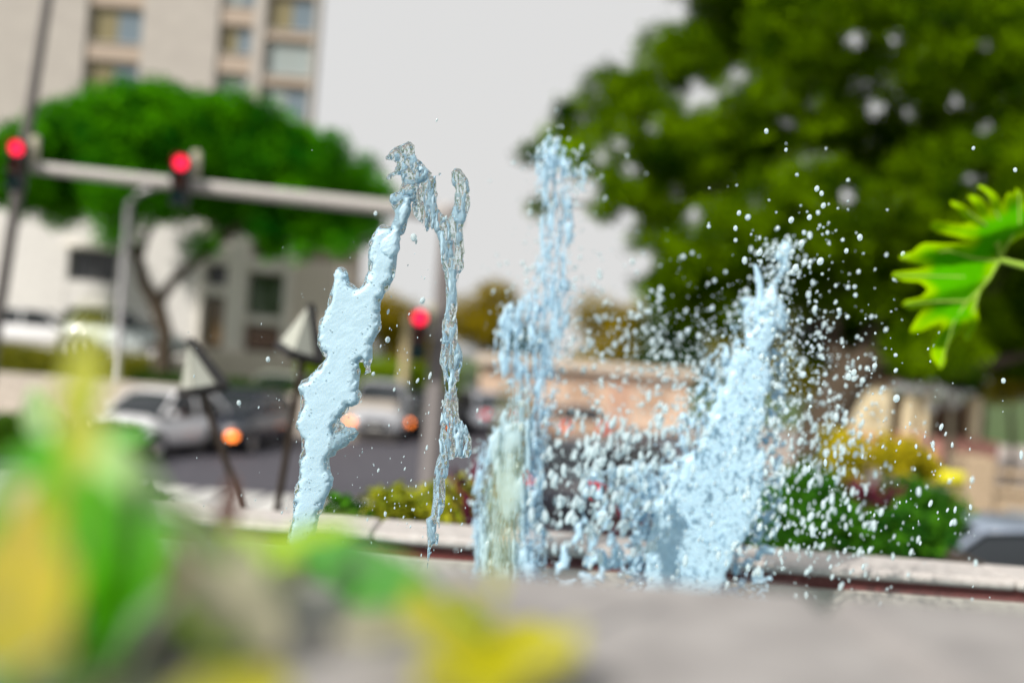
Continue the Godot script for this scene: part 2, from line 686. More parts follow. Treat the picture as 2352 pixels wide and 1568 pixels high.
# ---------------------------------------------------------------- tower
func tower() -> void:
	var D := 70.0
	var edge := W(731, 60, D).x
	var base := Vector3(edge - 16.0, 0, -D)
	var t := thing("tower_block", "tall beige concrete tower block with stacked window bays", "building", base)
	var wall := grain("tower_wall", lin(0.4, 0.37, 0.345), lin(0.44, 0.41, 0.38), 0.06, 0.85)
	var band := mat("tower_band", lin(0.42, 0.34, 0.28), 0.85)
	var top := 48.0
	var xs := func(px: float) -> float: return W(px, 60, D).x - base.x
	# piers
	for p in [[-500, 197], [325, 502], [580, 608], [720, 731]]:
		put("wall", box(Vector3(xs.call(p[0]), 0, -1.2), Vector3(xs.call(p[1]), top, 0.0), 0.05), wall, t)
	put("wall", box(Vector3(xs.call(-500), 0, -22), Vector3(xs.call(731) - 5.5, top, -1.25)), wall, t)
	put("roof", box(Vector3(xs.call(-510), top, -22.4), Vector3(xs.call(731) - 5.2, top + 0.8, -1.3), 0.1), wall, t)
	put("parapet", box(Vector3(xs.call(-510), top, -1.28), Vector3(xs.call(735), top + 0.8, 0.2), 0.1), wall, t)
	put("wall", box(Vector3(xs.call(608) - 0.1, 0, -1.25), Vector3(xs.call(731) - 0.03, top, -0.95)), wall, t)
	var glass := [mat("tower_glass_blue", lin(0.16, 0.21, 0.25), 0.1), mat("tower_glass_pale", lin(0.31, 0.36, 0.36), 0.12), mat("tower_glass_yellow", lin(0.22, 0.19, 0.1), 0.2)]
	var frame := mat("window_frame", lin(0.42, 0.38, 0.33), 0.5)
	for b in [[197.0, 325.0, 100.0, 2.7, 3.85], [502.0, 580.0, 125.0, 2.15, 3.4], [608.0, 720.0, 175.0, 2.6, 3.2]]:
		var x0: float = xs.call(b[0])
		var x1: float = xs.call(b[1])
		var sill := W((b[0] + b[1]) * 0.5, b[2], D).y
		var n := 0
		while sill > 9.0:
			sill -= b[4]
		while sill < top - 3.5:
			# spandrel below the window
			put("spandrel", box(Vector3(x0 + 0.01, sill - (b[4] - b[3]), -0.9), Vector3(x1 - 0.01, sill, -0.25), 0.04), band, t)
			put("sill", box(Vector3(x0 + 0.01, sill, -0.9), Vector3(x1 - 0.01, sill + 0.14, -0.12), 0.03), wall, t)
			var wn := put("window", box(Vector3(x0 + 0.01, sill + 0.14, -0.82), Vector3(x1 - 0.01, sill + b[3], -0.76)), frame, t)
			var w := x1 - x0 - 0.3
			for k in 2:
				var a := x0 + 0.12 + (w * 0.5 + 0.06) * k
				put("pane", box(Vector3(a, sill + 0.24, -0.76), Vector3(a + w * 0.5, sill + b[3] - 0.1, -0.73)), glass[[2, 0, 1, 0, 1, 1][(n * 2 + k + int(b[0])) % 6] if b[0] > 300.0 else [2, 0][k]], wn)
			sill += b[4]
			n += 1


# ---------------------------------------------------------------- low white building
func low_building() -> void:
	var D := 40.0
	var o := W(400, 700, D)
	var base := Vector3(o.x, 1.05, -D)
	var t := thing("low_building", "low white building with dark windows behind the round tree", "building", base)
	var wall := grain("white_wall", lin(0.62, 0.61, 0.6), lin(0.7, 0.69, 0.675), 0.2, 0.85)
	var cream := mat("cream_trim", lin(0.82, 0.79, 0.73), 0.8)
	var beige := mat("beige_wall", lin(0.72, 0.65, 0.57), 0.85)
	var dark := mat("dark_glass", lin(0.02, 0.022, 0.024), 0.06)
	var X := func(px: float) -> float: return W(px, 690, D).x - base.x
	var Y := func(px: float, py: float) -> float: return W(px, py, D).y - base.y
	var top: float = Y.call(300.0, 440.0)
	# wall pieces round the openings
	put("wall", box(Vector3(X.call(-700), 0, -6), Vector3(X.call(148), top, 0), 0.03), wall, t)
	put("wall", box(Vector3(X.call(262), 0, -6), Vector3(X.call(448), top, 0), 0.03), wall, t)
	var w0: float = Y.call(200.0, 645.0)
	var w1: float = Y.call(200.0, 572.0)
	put("wall", box(Vector3(X.call(148), 0, -6), Vector3(X.call(262), w0, -0.03)), wall, t)
	put("wall", box(Vector3(X.call(148), w1, -6), Vector3(X.call(262), top, -0.03)), wall, t)
	var wn := put("window", box(Vector3(X.call(148), w0, -0.4), Vector3(X.call(262), w1, -0.34)), mat("grey_frame", lin(0.2, 0.2, 0.2), 0.5), t)
	for k in 2:
		var a: float = lerpf(X.call(152), X.call(258), k * 0.5)
		put("pane", box(Vector3(a + 0.03, w0 + 0.06, -0.34), Vector3(a + (X.call(258) - X.call(152)) * 0.5 - 0.03, w1 - 0.06, -0.31)), dark, wn)
	put("window_hood", box(Vector3(X.call(140), w1, -0.2), Vector3(X.call(270), w1 + 0.3, 0.35), 0.04), cream, t)
	# open frame of columns and beams at the right
	put("back_wall", box(Vector3(X.call(448), 0, -6), Vector3(X.call(770), top, -3.2)), mat("recess_wall", lin(0.4, 0.35, 0.29), 0.9), t)
	for c in [[518, 562], [450, 464], [650, 668]]:
		put("column", box(Vector3(X.call(c[0]), 0, -0.7), Vector3(X.call(c[1]), top, 0.12), 0.04), cream, t)
	var k2 := 0
	for r in [[464, 518, 660, 684], [562, 650, 588, 622], [464, 518, 560, 610], [562, 650, 722, 742]]:
		put("beam", box(Vector3(X.call(r[0]), Y.call(560.0, r[3]), -0.6), Vector3(X.call(r[1]), Y.call(560.0, r[2]), -0.05), 0.03), cream, t)
	for r in [[464, 518, 612, 660], [464, 518, 690, 800], [562, 650, 626, 720], [562, 650, 745, 800]]:
		var f := put("window", box(Vector3(X.call(r[0]), Y.call(560.0, r[3]), -0.55), Vector3(X.call(r[1]), Y.call(560.0, r[2]), -0.5)), mat("grey_frame", Color.WHITE), t)
		var tone: Material = [dark, mat("pane_tan", lin(0.2, 0.14, 0.08), 0.12), mat("pane_green", lin(0.04, 0.09, 0.02), 0.12), mat("pane_rust", lin(0.22, 0.12, 0.08), 0.2)][k2]
		put("pane", box(Vector3(X.call(r[0]) + 0.06, Y.call(560.0, r[3]) + 0.06, -0.5), Vector3(X.call(r[1]) - 0.06, Y.call(560.0, r[2]) - 0.06, -0.47)), tone, f)
		k2 += 1
	put("wall", box(Vector3(X.call(668), 0, -3), Vector3(X.call(770), Y.call(700.0, 598.0), 0.05), 0.03), beige, t)
	put("base_wall", box(Vector3(X.call(464), 0, -0.66), Vector3(X.call(668), Y.call(560.0, 806.0), 0.3), 0.03), beige, t)
	put("roof", box(Vector3(X.call(-700), top, -6.2), Vector3(X.call(774), top + 0.35, 0.5), 0.06), cream, t)


# ---------------------------------------------------------------- buildings, walls, lamps farther along the street
func street_buildings() -> void:
	var D := 42.0
	var o := W(1330, 950, D)
	var t := thing("peach_shop", "peach single storey shop seen through the spray at the far kerb", "building", Vector3(o.x, 0.0, -D))
	var peach := grain("peach_wall", lin(0.68, 0.5, 0.37), lin(0.78, 0.59, 0.46), 0.2, 0.85)
	var pale := mat("pale_fascia", lin(0.68, 0.58, 0.48), 0.8)
	put("wall", box(Vector3(-4.3, 0, -5), Vector3(4.6, 2.35, 0), 0.05), peach, t)
	put("fascia", box(Vector3(-4.5, 2.35, -5.2), Vector3(4.8, 2.75, 0.5), 0.05), pale, t)
	for x in [-3.4, -0.6, 2.4]:
		var w := put("window", box(Vector3(x, 0.9, 0.01), Vector3(x + 1.3, 1.9, 0.06), 0.01), mat("shop_frame", lin(0.55, 0.45, 0.38), 0.6), t)
		put("pane", box(Vector3(x + 0.08, 0.98, 0.06), Vector3(x + 1.22, 1.82, 0.08)), mat("shop_glass", lin(0.55, 0.38, 0.27), 0.3), w)
	var dr := put("door", box(Vector3(1.2, 0.0, 0.01), Vector3(2.1, 2.0, 0.06), 0.01), mat("shop_door", lin(0.6, 0.38, 0.28), 0.5), t)
	put("handle", box(Vector3(1.3, 0.95, 0.06), Vector3(1.34, 1.15, 0.1), 0.01), mat("steel", lin(0.5, 0.5, 0.5), 0.3, 1.0), dr)
	# pink and cream house under the big tree
	D = 32.0
	o = W(2030, 980, D)
	t = thing("pink_house", "pink and cream house front half hidden under the big tree", "building", Vector3(o.x, 0.1, -D))
	var cream := mat("house_cream", lin(0.75, 0.66, 0.45), 0.8)
	var pink := mat("house_pink", lin(0.66, 0.33, 0.27), 0.85)
	var X := func(px: float) -> float: return W(px, 980, D).x - o.x
	put("wall", box(Vector3(X.call(1960), 0, -5), Vector3(X.call(2300), 1.1, 0), 0.04), pink, t)
	put("wall", box(Vector3(X.call(1964), 1.1, -5), Vector3(X.call(2046), 2.75, -0.02), 0.04), cream, t)
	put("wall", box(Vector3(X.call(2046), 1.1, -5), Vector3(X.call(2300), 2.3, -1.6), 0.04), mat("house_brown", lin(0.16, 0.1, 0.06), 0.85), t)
	for x in [2085, 2128, 2240]:
		put("column", box(Vector3(X.call(x), 1.1, -0.7), Vector3(X.call(x + 22), 2.5, -0.2), 0.05), cream, t)
	put("roof", box(Vector3(X.call(1950), 2.75, -5.2), Vector3(X.call(2310), 2.95, 0.3), 0.05), mat("house_roof", lin(0.2, 0.12, 0.08), 0.85), t)
	var wn := put("window", box(Vector3(X.call(1985), 1.4, 0.0), Vector3(X.call(2025), 2.1, 0.04), 0.01), cream, t)
	put("pane", box(Vector3(X.call(1990), 1.46, 0.04), Vector3(X.call(2020), 2.04, 0.06)), mat("house_glass", lin(0.5, 0.42, 0.26), 0.2), wn)
	# stone gate wall at the right edge
	D = 17.0
	o = W(2300, 1120, D)
	t = thing("stone_wall", "tan stone wall with grey panel at the right edge", "wall", Vector3(o.x, 0.13, -D))
	var stone := grain("tan_stone", lin(0.36, 0.27, 0.17), lin(0.55, 0.43, 0.3), 1.2, 0.9, 1.0)
	put("pillar", box(Vector3(-0.75, 0, -0.35), Vector3(-0.25, 1.62, 0.35), 0.04), stone, t)
	put("wall", box(Vector3(-0.25, 0, -0.2), Vector3(4.0, 1.0, 0.2), 0.03), stone, t)
	put("coping", box(Vector3(-0.25, 1.0, -0.26), Vector3(4.0, 1.14, 0.26), 0.03), stone, t)
	put("panel", box(Vector3(0.0, 0.35, 0.2), Vector3(2.6, 0.8, 0.24), 0.02), mat("grey_panel", lin(0.3, 0.29, 0.27), 0.6), t)
	put("rail", box(Vector3(-0.25, 1.3, -0.04), Vector3(4.0, 1.42, 0.04), 0.02), stone, t)
	for x in [0.6, 1.6, 2.6, 3.6]:
		put("post", box(Vector3(x, 1.14, -0.04), Vector3(x + 0.09, 1.3, 0.04), 0.01), stone, t)
	# globe lamps
	for g in [[2188, 918, 21.0, "white globe lamp on a cream post beside the pink house", 0.2], [2140, 885, 24.0, "cream globe lamp farther back left of the white one", 0.16], [2140, 935, 23.0, "lower cream globe lamp under the farther one", 0.15]]:
		var c := W(g[0], g[1], g[2])
		t = thing("globe_lamp", g[3], "street lamp", Vector3(c.x, 0.1, c.z), 0.0, "globe lamps under the big tree")
		put("post", tube([Vector3(0, 0, 0), Vector3(0, 0.2, 0), Vector3(0, 0.25, 0), Vector3(0, c.y - 0.1 - g[4], 0)], [0.12, 0.11, 0.06, 0.05], 12), mat("lamp_post_cream", lin(0.6, 0.52, 0.36), 0.6), t)
		var s := SphereMesh.new()
		s.radius = g[4]
		s.height = g[4] * 2
		put("globe", s, mat("globe_white", lin(0.85, 0.84, 0.78), 0.25), t, Transform3D(Basis(), Vector3(0, c.y - 0.1, 0)))
	# yellow barrier rail
	var a := W(2112, 1092, 13.5)
	var b := W(2216, 1102, 13.5)
	t = thing("barrier_rail", "bright yellow rounded barrier rail beside the stone wall", "barrier", Vector3((a.x + b.x) * 0.5, 0.13, a.z))
	var hw := (b.x - a.x) * 0.5
	put("rail", tube([Vector3(-hw, a.y - 0.13, 0), Vector3(-hw + 0.03, a.y - 0.13, 0), Vector3(hw - 0.03, a.y - 0.13, 0), Vector3(hw, a.y - 0.13, 0)], [0.06, 0.1, 0.1, 0.06], 14), mat("barrier_yellow", lin(0.85, 0.8, 0.02), 0.4), t)
	for s in [-1.0, 1.0]:
		put("post", tube([Vector3(s * hw * 0.7, 0, 0), Vector3(s * hw * 0.7, a.y - 0.22, 0)], [0.04, 0.04], 10), mat("barrier_post", lin(0.25, 0.24, 0.05), 0.5), t)
	# grey street lamp before the white building
	var foot := W(250, 800, 29.0)
	var topp := W(270, 462, 29.0)
	t = thing("street_lamp", "pale grey street lamp with curved arm before the round tree", "street lamp", Vector3(foot.x, 1.05, -29.6))
	var h := topp.y - 1.05
	put("pole", tube([Vector3(0, 0, 0), Vector3(0, 0.3, 0), Vector3(0, 0.35, 0), Vector3(0, h, 0)], [0.16, 0.16, 0.11, 0.1], 12), mat("lamp_grey", lin(0.3, 0.3, 0.31), 0.4, 0.3), t)
	put("arm", tube([Vector3(0, h - 0.02, 0), Vector3(0.25, h + 0.35, 0), Vector3(0.8, h + 0.62, 0), Vector3(1.7, h + 0.72, 0)], [0.11, 0.1, 0.09, 0.08], 10), mat("lamp_grey", Color.WHITE), t)
	put("lamp_head", box(Vector3(1.6, h + 0.62, -0.13), Vector3(2.2, h + 0.8, 0.13), 0.06), mat("lamp_grey", Color.WHITE), t)
	# tan post between the far trees
	foot = W(926, 880, 33.0)
	t = thing("utility_pole", "slim tan post standing left of the middle signal pole", "pole", Vector3(foot.x, 0.0, -33.0))
	put("pole", tube([Vector3(0, 0, 0), Vector3(0, W(918, 730, 33.0).y, 0)], [0.17, 0.14], 12), mat("tan_post", lin(0.5, 0.42, 0.24), 0.8), t)
	put("cap", lathe([Vector2(0.18, 0), Vector2(0.18, 0.08), Vector2(0.001, 0.14)], 12), mat("tan_post", Color.WHITE), t, Transform3D(Basis(), Vector3(0, W(918, 730, 33.0).y - 0.02, 0)))


# ---------------------------------------------------------------- trees and hedges
func trees() -> void:
	var bark := grain("bark", lin(0.05, 0.035, 0.022), lin(0.1, 0.075, 0.05), 1.5, 0.9, 1.5)
	var tuft := clump("tuft", 22, 0.5)
	var green := leaf_mat("green_leaf", Color.WHITE, 0.5)
	# round tree
	var D := 32.0
	var f := W(372, 885, D)
	var t := thing("round_tree", "round topped green tree with forked trunk before the white building", "tree", Vector3(f.x, 1.05, -D))
	var L := func(px: float, py: float, d: float) -> Vector3: return W(px, py, d) - t.position
	put("trunk", tube([L.call(374, 900, D), L.call(376, 840, D), L.call(378, 760, D), L.call(358, 695, D)], [0.3, 0.25, 0.24, 0.26], 12), bark, t)
	put("limb", tube([L.call(358, 698, D), L.call(330, 650, D), L.call(318, 600, D), L.call(290, 545, D), L.call(230, 480, D - 1.0)], [0.22, 0.2, 0.17, 0.15, 0.08], 10), bark, t)
	put("limb", tube([L.call(362, 695, D), L.call(400, 640, D), L.call(450, 600, D), L.call(505, 550, D), L.call(600, 480, D)], [0.19, 0.15, 0.14, 0.13, 0.08], 10), bark, t)
	put("limb", tube([L.call(318, 600, D), L.call(335, 540, D + 0.5), L.call(400, 430, D + 1)], [0.13, 0.12, 0.06], 8), bark, t)
	var lobes := []
	for l in [[90, 385, 105], [30, 400, 90], [180, 330, 125], [290, 290, 118], [400, 300, 122], [500, 325, 122], [600, 350, 115], [690, 385, 110], [760, 430, 95], [820, 465, 75], [300, 420, 110], [180, 450, 70], [420, 440, 90], [540, 470, 85], [640, 500, 75], [740, 520, 62], [70, 455, 50], [830, 520, 48], [-60, 400, 100]]:
		lobes.append([W(l[0], l[1], D + rng.randf_range(-1.5, 1.5)), l[2] * D / F])
		lobes.append([W(l[0] * 0.8 + 75, l[1] * 0.8 + 80, D + rng.randf_range(1.0, 4.5)), l[2] * 0.8 * D / F])
	for l in [[75, 280, 40], [130, 235, 40], [200, 205, 45], [280, 182, 40], [370, 190, 45], [450, 205, 40], [540, 220, 45], [620, 245, 40], [700, 280, 40], [770, 330, 36], [830, 385, 34], [870, 440, 30], [40, 310, 40], [250, 520, 40], [150, 500, 34], [480, 545, 34], [600, 560, 36], [700, 575, 30], [790, 560, 30]]:
		lobes.append([W(l[0] + rng.randf_range(-15, 15), l[1] + (30 if l[1] < 300 else 0) + rng.randf_range(-4, 16), D + rng.randf_range(-1.5, 1.5)), l[2] * rng.randf_range(0.7, 1.1) * D / F])
	crown(t, lobes, tuft, green, 0.42, 26.0, Color(0.11, 0.42, 0.0), Color(0.006, 0.12, 0.004))
	# big spreading tree at the right
	D = 17.0
	f = W(1872, 1130, D)
	t = thing("spreading_tree", "huge spreading tree with dark trunk filling the upper right", "tree", Vector3(f.x, 0.1, -D))
	put("trunk", tube([W(1850, 1270, D) - t.position, W(1868, 1100, D) - t.position, W(1885, 1000, D) - t.position, W(1930, 900, D) - t.position, W(2000, 820, D) - t.position], [0.55, 0.4, 0.36, 0.36, 0.3], 14), bark, t)
	for b in [[[1985, 835], [2100, 850], [2230, 845], [2420, 800]], [[1990, 830], [2010, 720], [2080, 560], [2200, 380]], [[1950, 880], [1900, 760], [1780, 600], [1600, 430]], [[2100, 850], [2200, 760], [2320, 600]], [[1900, 760], [1940, 600], [1900, 380]]]:
		var pts := []
		var rad := []
		for i in b.size():
			pts.append(W(b[i][0], b[i][1], D + i * 0.3) - t.position)
			rad.append(0.24 - 0.055 * i)
		put("limb", tube(pts, rad, 10), bark, t)
	put("twig", tube([W(1700, 430, D + 0.6) - t.position, W(1500, 445, D + 0.3) - t.position, W(1350, 468, D) - t.position, W(1240, 470, D) - t.position], [0.07, 0.05, 0.03, 0.012], 7), bark, t)
	lobes = []
	for l in [[1262, 335, 42], [1290, 310, 55], [1335, 275, 70], [1400, 360, 85], [1420, 210, 85], [1500, 300, 120], [1510, 440, 90], [1560, 130, 110], [1650, 360, 160], [1700, 60, 140], [1650, 540, 110], [1800, 240, 170], [1850, 480, 170], [1900, 40, 170], [1930, 660, 140], [2050, 330, 190], [2100, 580, 180], [2150, 90, 190], [2250, 430, 190], [2300, 660, 150], [2360, 190, 190], [1780, 640, 100], [2060, 740, 100], [2200, 730, 110], [1365, 400, 55], [1405, 470, 48], [1330, 345, 50], [1500, 545, 58], [1450, 555, 48], [1400, 520, 34], [1560, 650, 60], [1490, 640, 40], [1445, 480, 45], [1525, 625, 50], [1580, 500, 70], [1540, 600, 85], [1610, 640, 95], [1480, 490, 55], [1420, 430, 55], [1650, 700, 95], [1570, 700, 70], [1520, 670, 45], [1980, 780, 120], [2140, 800, 110], [2310, 790, 120], [1900, 780, 90], [1243, 470, 30], [1228, 352, 28], [1460, 440, 60], [1420, 480, 36], [2450, 500, 200], [2450, 50, 200], [1640, -100, 150], [1900, -150, 200], [2200, -150, 220]]:
		lobes.append([W(l[0], l[1], D + rng.randf_range(-1.8, 1.8) * (0.2 if l[2] < 40 else 1.0)), l[2] * D / F])
		if l[2] > 70:
			lobes.append([W(l[0] + 40, l[1], D + rng.randf_range(2.0, 4.0)), l[2] * D / F])
	var gaps := []
	for g in [[1965, 88, 26], [2010, 250, 24], [1580, 250, 18], [1600, 182, 16], [1945, 445, 22], [1628, 222, 14], [2190, 230, 15], [2258, 290, 15], [2270, 100, 17], [1450, 385, 22], [1555, 440, 18], [1812, 282, 14], [1425, 330, 20], [1500, 285, 14], [2055, 85, 18], [1870, 235, 13], [2240, 405, 15], [1700, 165, 13], [1350, 430, 26], [1395, 545, 40], [1440, 500, 30], [1590, 490, 22], [1480, 600, 34], [1380, 360, 20], [2090, 255, 14]]:
		var c := W(g[0], g[1], D)
		gaps.append([c, (c - EYE).normalized(), (g[2] * 0.9 + 11.0) * D / F])
	crown(t, lobes, clump("small_tuft", 22, 0.42, 0.42, 9), leaf_mat("olive_leaf", Color.WHITE, 0.6), 0.25, 28.0, Color(0.2, 0.36, 0.0), Color(0.003, 0.035, 0.001), 0.72, gaps)
	# trees farther along the street
	var far := [
		[910, 745, 62.0, 110, 0, "olive tree behind the tan post, left of the signal pole"],
		[1120, 735, 66.0, 105, 0, "rounded olive tree between the thin jet and the centre jet"],
		[1215, 800, 60.0, 70, 1, "low brownish tree right behind the centre jet"],
		[1390, 770, 58.0, 115, 0, "olive yellow tree behind the spray right of the centre jet"],
		[1560, 790, 44.0, 120, 1, "dark green tree behind the thickest spray"],
		[1720, 760, 40.0, 120, 2, "yellow green tree behind the tall spout of the splash"],
		[1850, 860, 36.0, 85, 2, "yellow leaved small tree left of the dark trunk"],
		[615, 690, 47.0, 60, 1, "green tree showing between the columns of the white building"],
		[2000, 780, 34.0, 130, 1, "dark tree behind the crown edge left of the pink house"],
		[2260, 760, 33.0, 150, 1, "darkest tree filling the gap above the stone wall"],
		[2190, 840, 30.0, 90, 1, "dark tree above the pink house roof"],
		[2330, 880, 26.0, 70, 2, "golden leaved small tree at the right edge"],
		[790, 820, 46.0, 60, 0, "small olive tree behind the left jet"]]
	var tones := [[Color(0.42, 0.32, 0.01), Color(0.14, 0.11, 0.008)], [Color(0.03, 0.09, 0.006), Color(0.008, 0.028, 0.006)], [Color(0.36, 0.3, 0.02), Color(0.05, 0.09, 0.01)]]
	for q in far:
		var dd: float = q[2]
		var c := W(q[0], q[1], dd)
		var r: float = q[3] * dd / F
		t = thing("street_tree", q[5], "tree", Vector3(c.x, 0.0, c.z))
		put("trunk", tube([Vector3(0, 0, 0), Vector3(0.1, c.y * 0.4, 0), Vector3(-0.05, c.y * 0.8, 0)], [r * 0.12, r * 0.09, r * 0.06], 9), bark, t)
		var ls := []
		for i in 9:
			ls.append([c + Vector3(rng.randf_range(-0.6, 0.6), rng.randf_range(-0.5, 0.5), rng.randf_range(-0.5, 0.5)) * r, r * rng.randf_range(0.4, 0.6)])
		crown(t, ls, tuft, green, r * 0.16, 10.0, tones[q[4]][0], tones[q[4]][1])
	# hedges
	hedge("hedge", "bright lime clipped hedge behind the silver car", W(690, 860, 34.0), W(1040, 880, 34.0), 1.05, 2.28, 1.0, Color(0.3, 0.42, 0.01), Color(0.12, 0.24, 0.01))
	hedge("hedge", "yellow green hedge along the driveway at the left", Vector3(W(-60, 840, 32.5).x, 0, -32.5), Vector3(W(335, 860, 32.5).x, 0, -32.5), 1.05, 1.85, 0.9, Color(0.34, 0.33, 0.03), Color(0.16, 0.18, 0.02))
	hedge("hedge", "dark green low hedge in front of the round tree trunk", Vector3(W(300, 890, 30.2).x, 0, -30.2), Vector3(W(720, 900, 30.2).x, 0, -30.2), 1.05, 1.35, 0.8, Color(0.06, 0.14, 0.015), Color(0.02, 0.05, 0.01))
	hedge("hedge", "green hedge at the left before the crossing stripes", Vector3(W(-80, 1000, 20.5).x, 0, -20.5), Vector3(W(300, 1020, 20.5).x, 0, -20.5), 0.0, 0.75, 0.9, Color(0.1, 0.22, 0.01), Color(0.03, 0.1, 0.01))


func hedge(called: String, label: String, a: Vector3, b: Vector3, lo: float, hi: float, deep: float, light: Color, dark: Color) -> void:
	var mid := Vector3((a.x + b.x) * 0.5, lo, (a.z + b.z) * 0.5)
	var t := thing(called, label, "hedge", mid)
	var half := absf(b.x - a.x) * 0.5
	var places := []
	var colors := []
	for i in int(half * 2 * (hi - lo) * 240.0):
		var p := Vector3(rng.randf_range(-half, half), rng.randf() * (hi - lo), rng.randf_range(-0.5, 0.5) * deep)
		p.y *= 0.9 + 0.16 * noise.get_noise_1d(p.x * 90.0 + a.x)
		places.append(Transform3D(Basis.from_euler(Vector3(rng.randf(), rng.randf() * TAU, rng.randf())).scaled_local(Vector3.ONE * rng.randf_range(0.16, 0.28)), p))
		colors.append(dark.lerp(light, rng.randf()))
	spread("foliage", clump("tuft", 22, 0.5), leaf_mat("green_leaf", Color.WHITE, 0.5), places, colors, t)
	for k in int(half) + 1:
		put("stem", tube([Vector3(-half + 0.4 + k * 1.9, 0, 0), Vector3(-half + 0.45 + k * 1.9, (hi - lo) * 0.7, 0.05)], [0.05, 0.02], 6), mats["bark"], t)


# ---------------------------------------------------------------- signals and poles
func signals() -> void:
	var D := 13.0
	var steel := grain("galvanised", lin(0.26, 0.245, 0.245), lin(0.34, 0.325, 0.32), 1.0, 0.42)
	steel.metallic = 0.25
	var j := W(1030, 495, D)
	var foot := W(981, 1150, D)
	var t := thing("traffic_signal", "grey mast arm traffic signal with red lights over the road", "traffic signal", Vector3(foot.x, 0.13, -D))
	var o := t.position
	var top := j.y - o.y
	put("pole", tube([Vector3(0, 0, 0), Vector3(0, 0.3, 0), Vector3(0, 0.32, 0), Vector3(0, top + 0.12, 0)], [0.2, 0.2, 0.13, 0.11], 18), grain("weathered_pole", lin(0.12, 0.11, 0.11), lin(0.17, 0.155, 0.155), 1.0, 0.6), t)
	put("base_plate", box(Vector3(-0.25, -0.02, -0.25), Vector3(0.25, 0.05, 0.25), 0.01), steel, t)
	var e := W(72, 384, D - 0.4)
	put("mast_arm", tube([Vector3(0, top, 0.02), Vector3(-0.3, top + 0.02, 0.05), (e - o) * 0.5 + Vector3(0, top * 0.5, 0), e - o], [0.105, 0.102, 0.09, 0.072], 18), grain("pale_arm", lin(0.4, 0.385, 0.37), lin(0.5, 0.48, 0.46), 1.0, 0.4), t)
	put("collar", lathe([Vector2(0.16, -0.14), Vector2(0.17, -0.12), Vector2(0.17, 0.12), Vector2(0.16, 0.14)], 18), steel, t, Transform3D(Basis(), Vector3(0, top, 0)))
	signal_head(t, W(414, 414, D - 0.5) - o, 0.1)
	signal_head(t, W(38, 380, D - 0.6) - o, 0.1)
	signal_head(t, W(961, 768, D - 0.35) - o + Vector3(0, 0, 0), 0.1)
	put("head_bracket", box(Vector3(-0.2, W(961, 768, D).y - o.y - 0.05, 0.05), Vector3(0.0, W(961, 768, D).y - o.y + 0.05, 0.22), 0.01), steel, t)
	# tall dark pole at the left, leaning
	var a := W(108, 0, 14.5)
	var b := W(0, 690, 14.5)
	var dir := (a - b).normalized()
	var f := b - dir * (b.y / dir.y)
	t = thing("utility_pole", "thin dark grey pole leaning at the left edge", "pole", Vector3(f.x, 0.0, f.z))
	put("pole", tube([Vector3.ZERO, b - f, a - f, a - f + dir * 2.5], [0.1, 0.085, 0.07, 0.06], 12), mat("pole_dark", lin(0.13, 0.12, 0.115), 0.5, 0.3), t)
	put("base_plate", box(Vector3(-0.2, 0, -0.2), Vector3(0.2, 0.04, 0.2), 0.01), mat("pole_dark", Color.WHITE), t)
	put("cap", lathe([Vector2(0.07, 0), Vector2(0.07, 0.05), Vector2(0.001, 0.08)], 12), mat("pole_dark", Color.WHITE), t, Transform3D(Basis(), a - f + dir * 2.48))


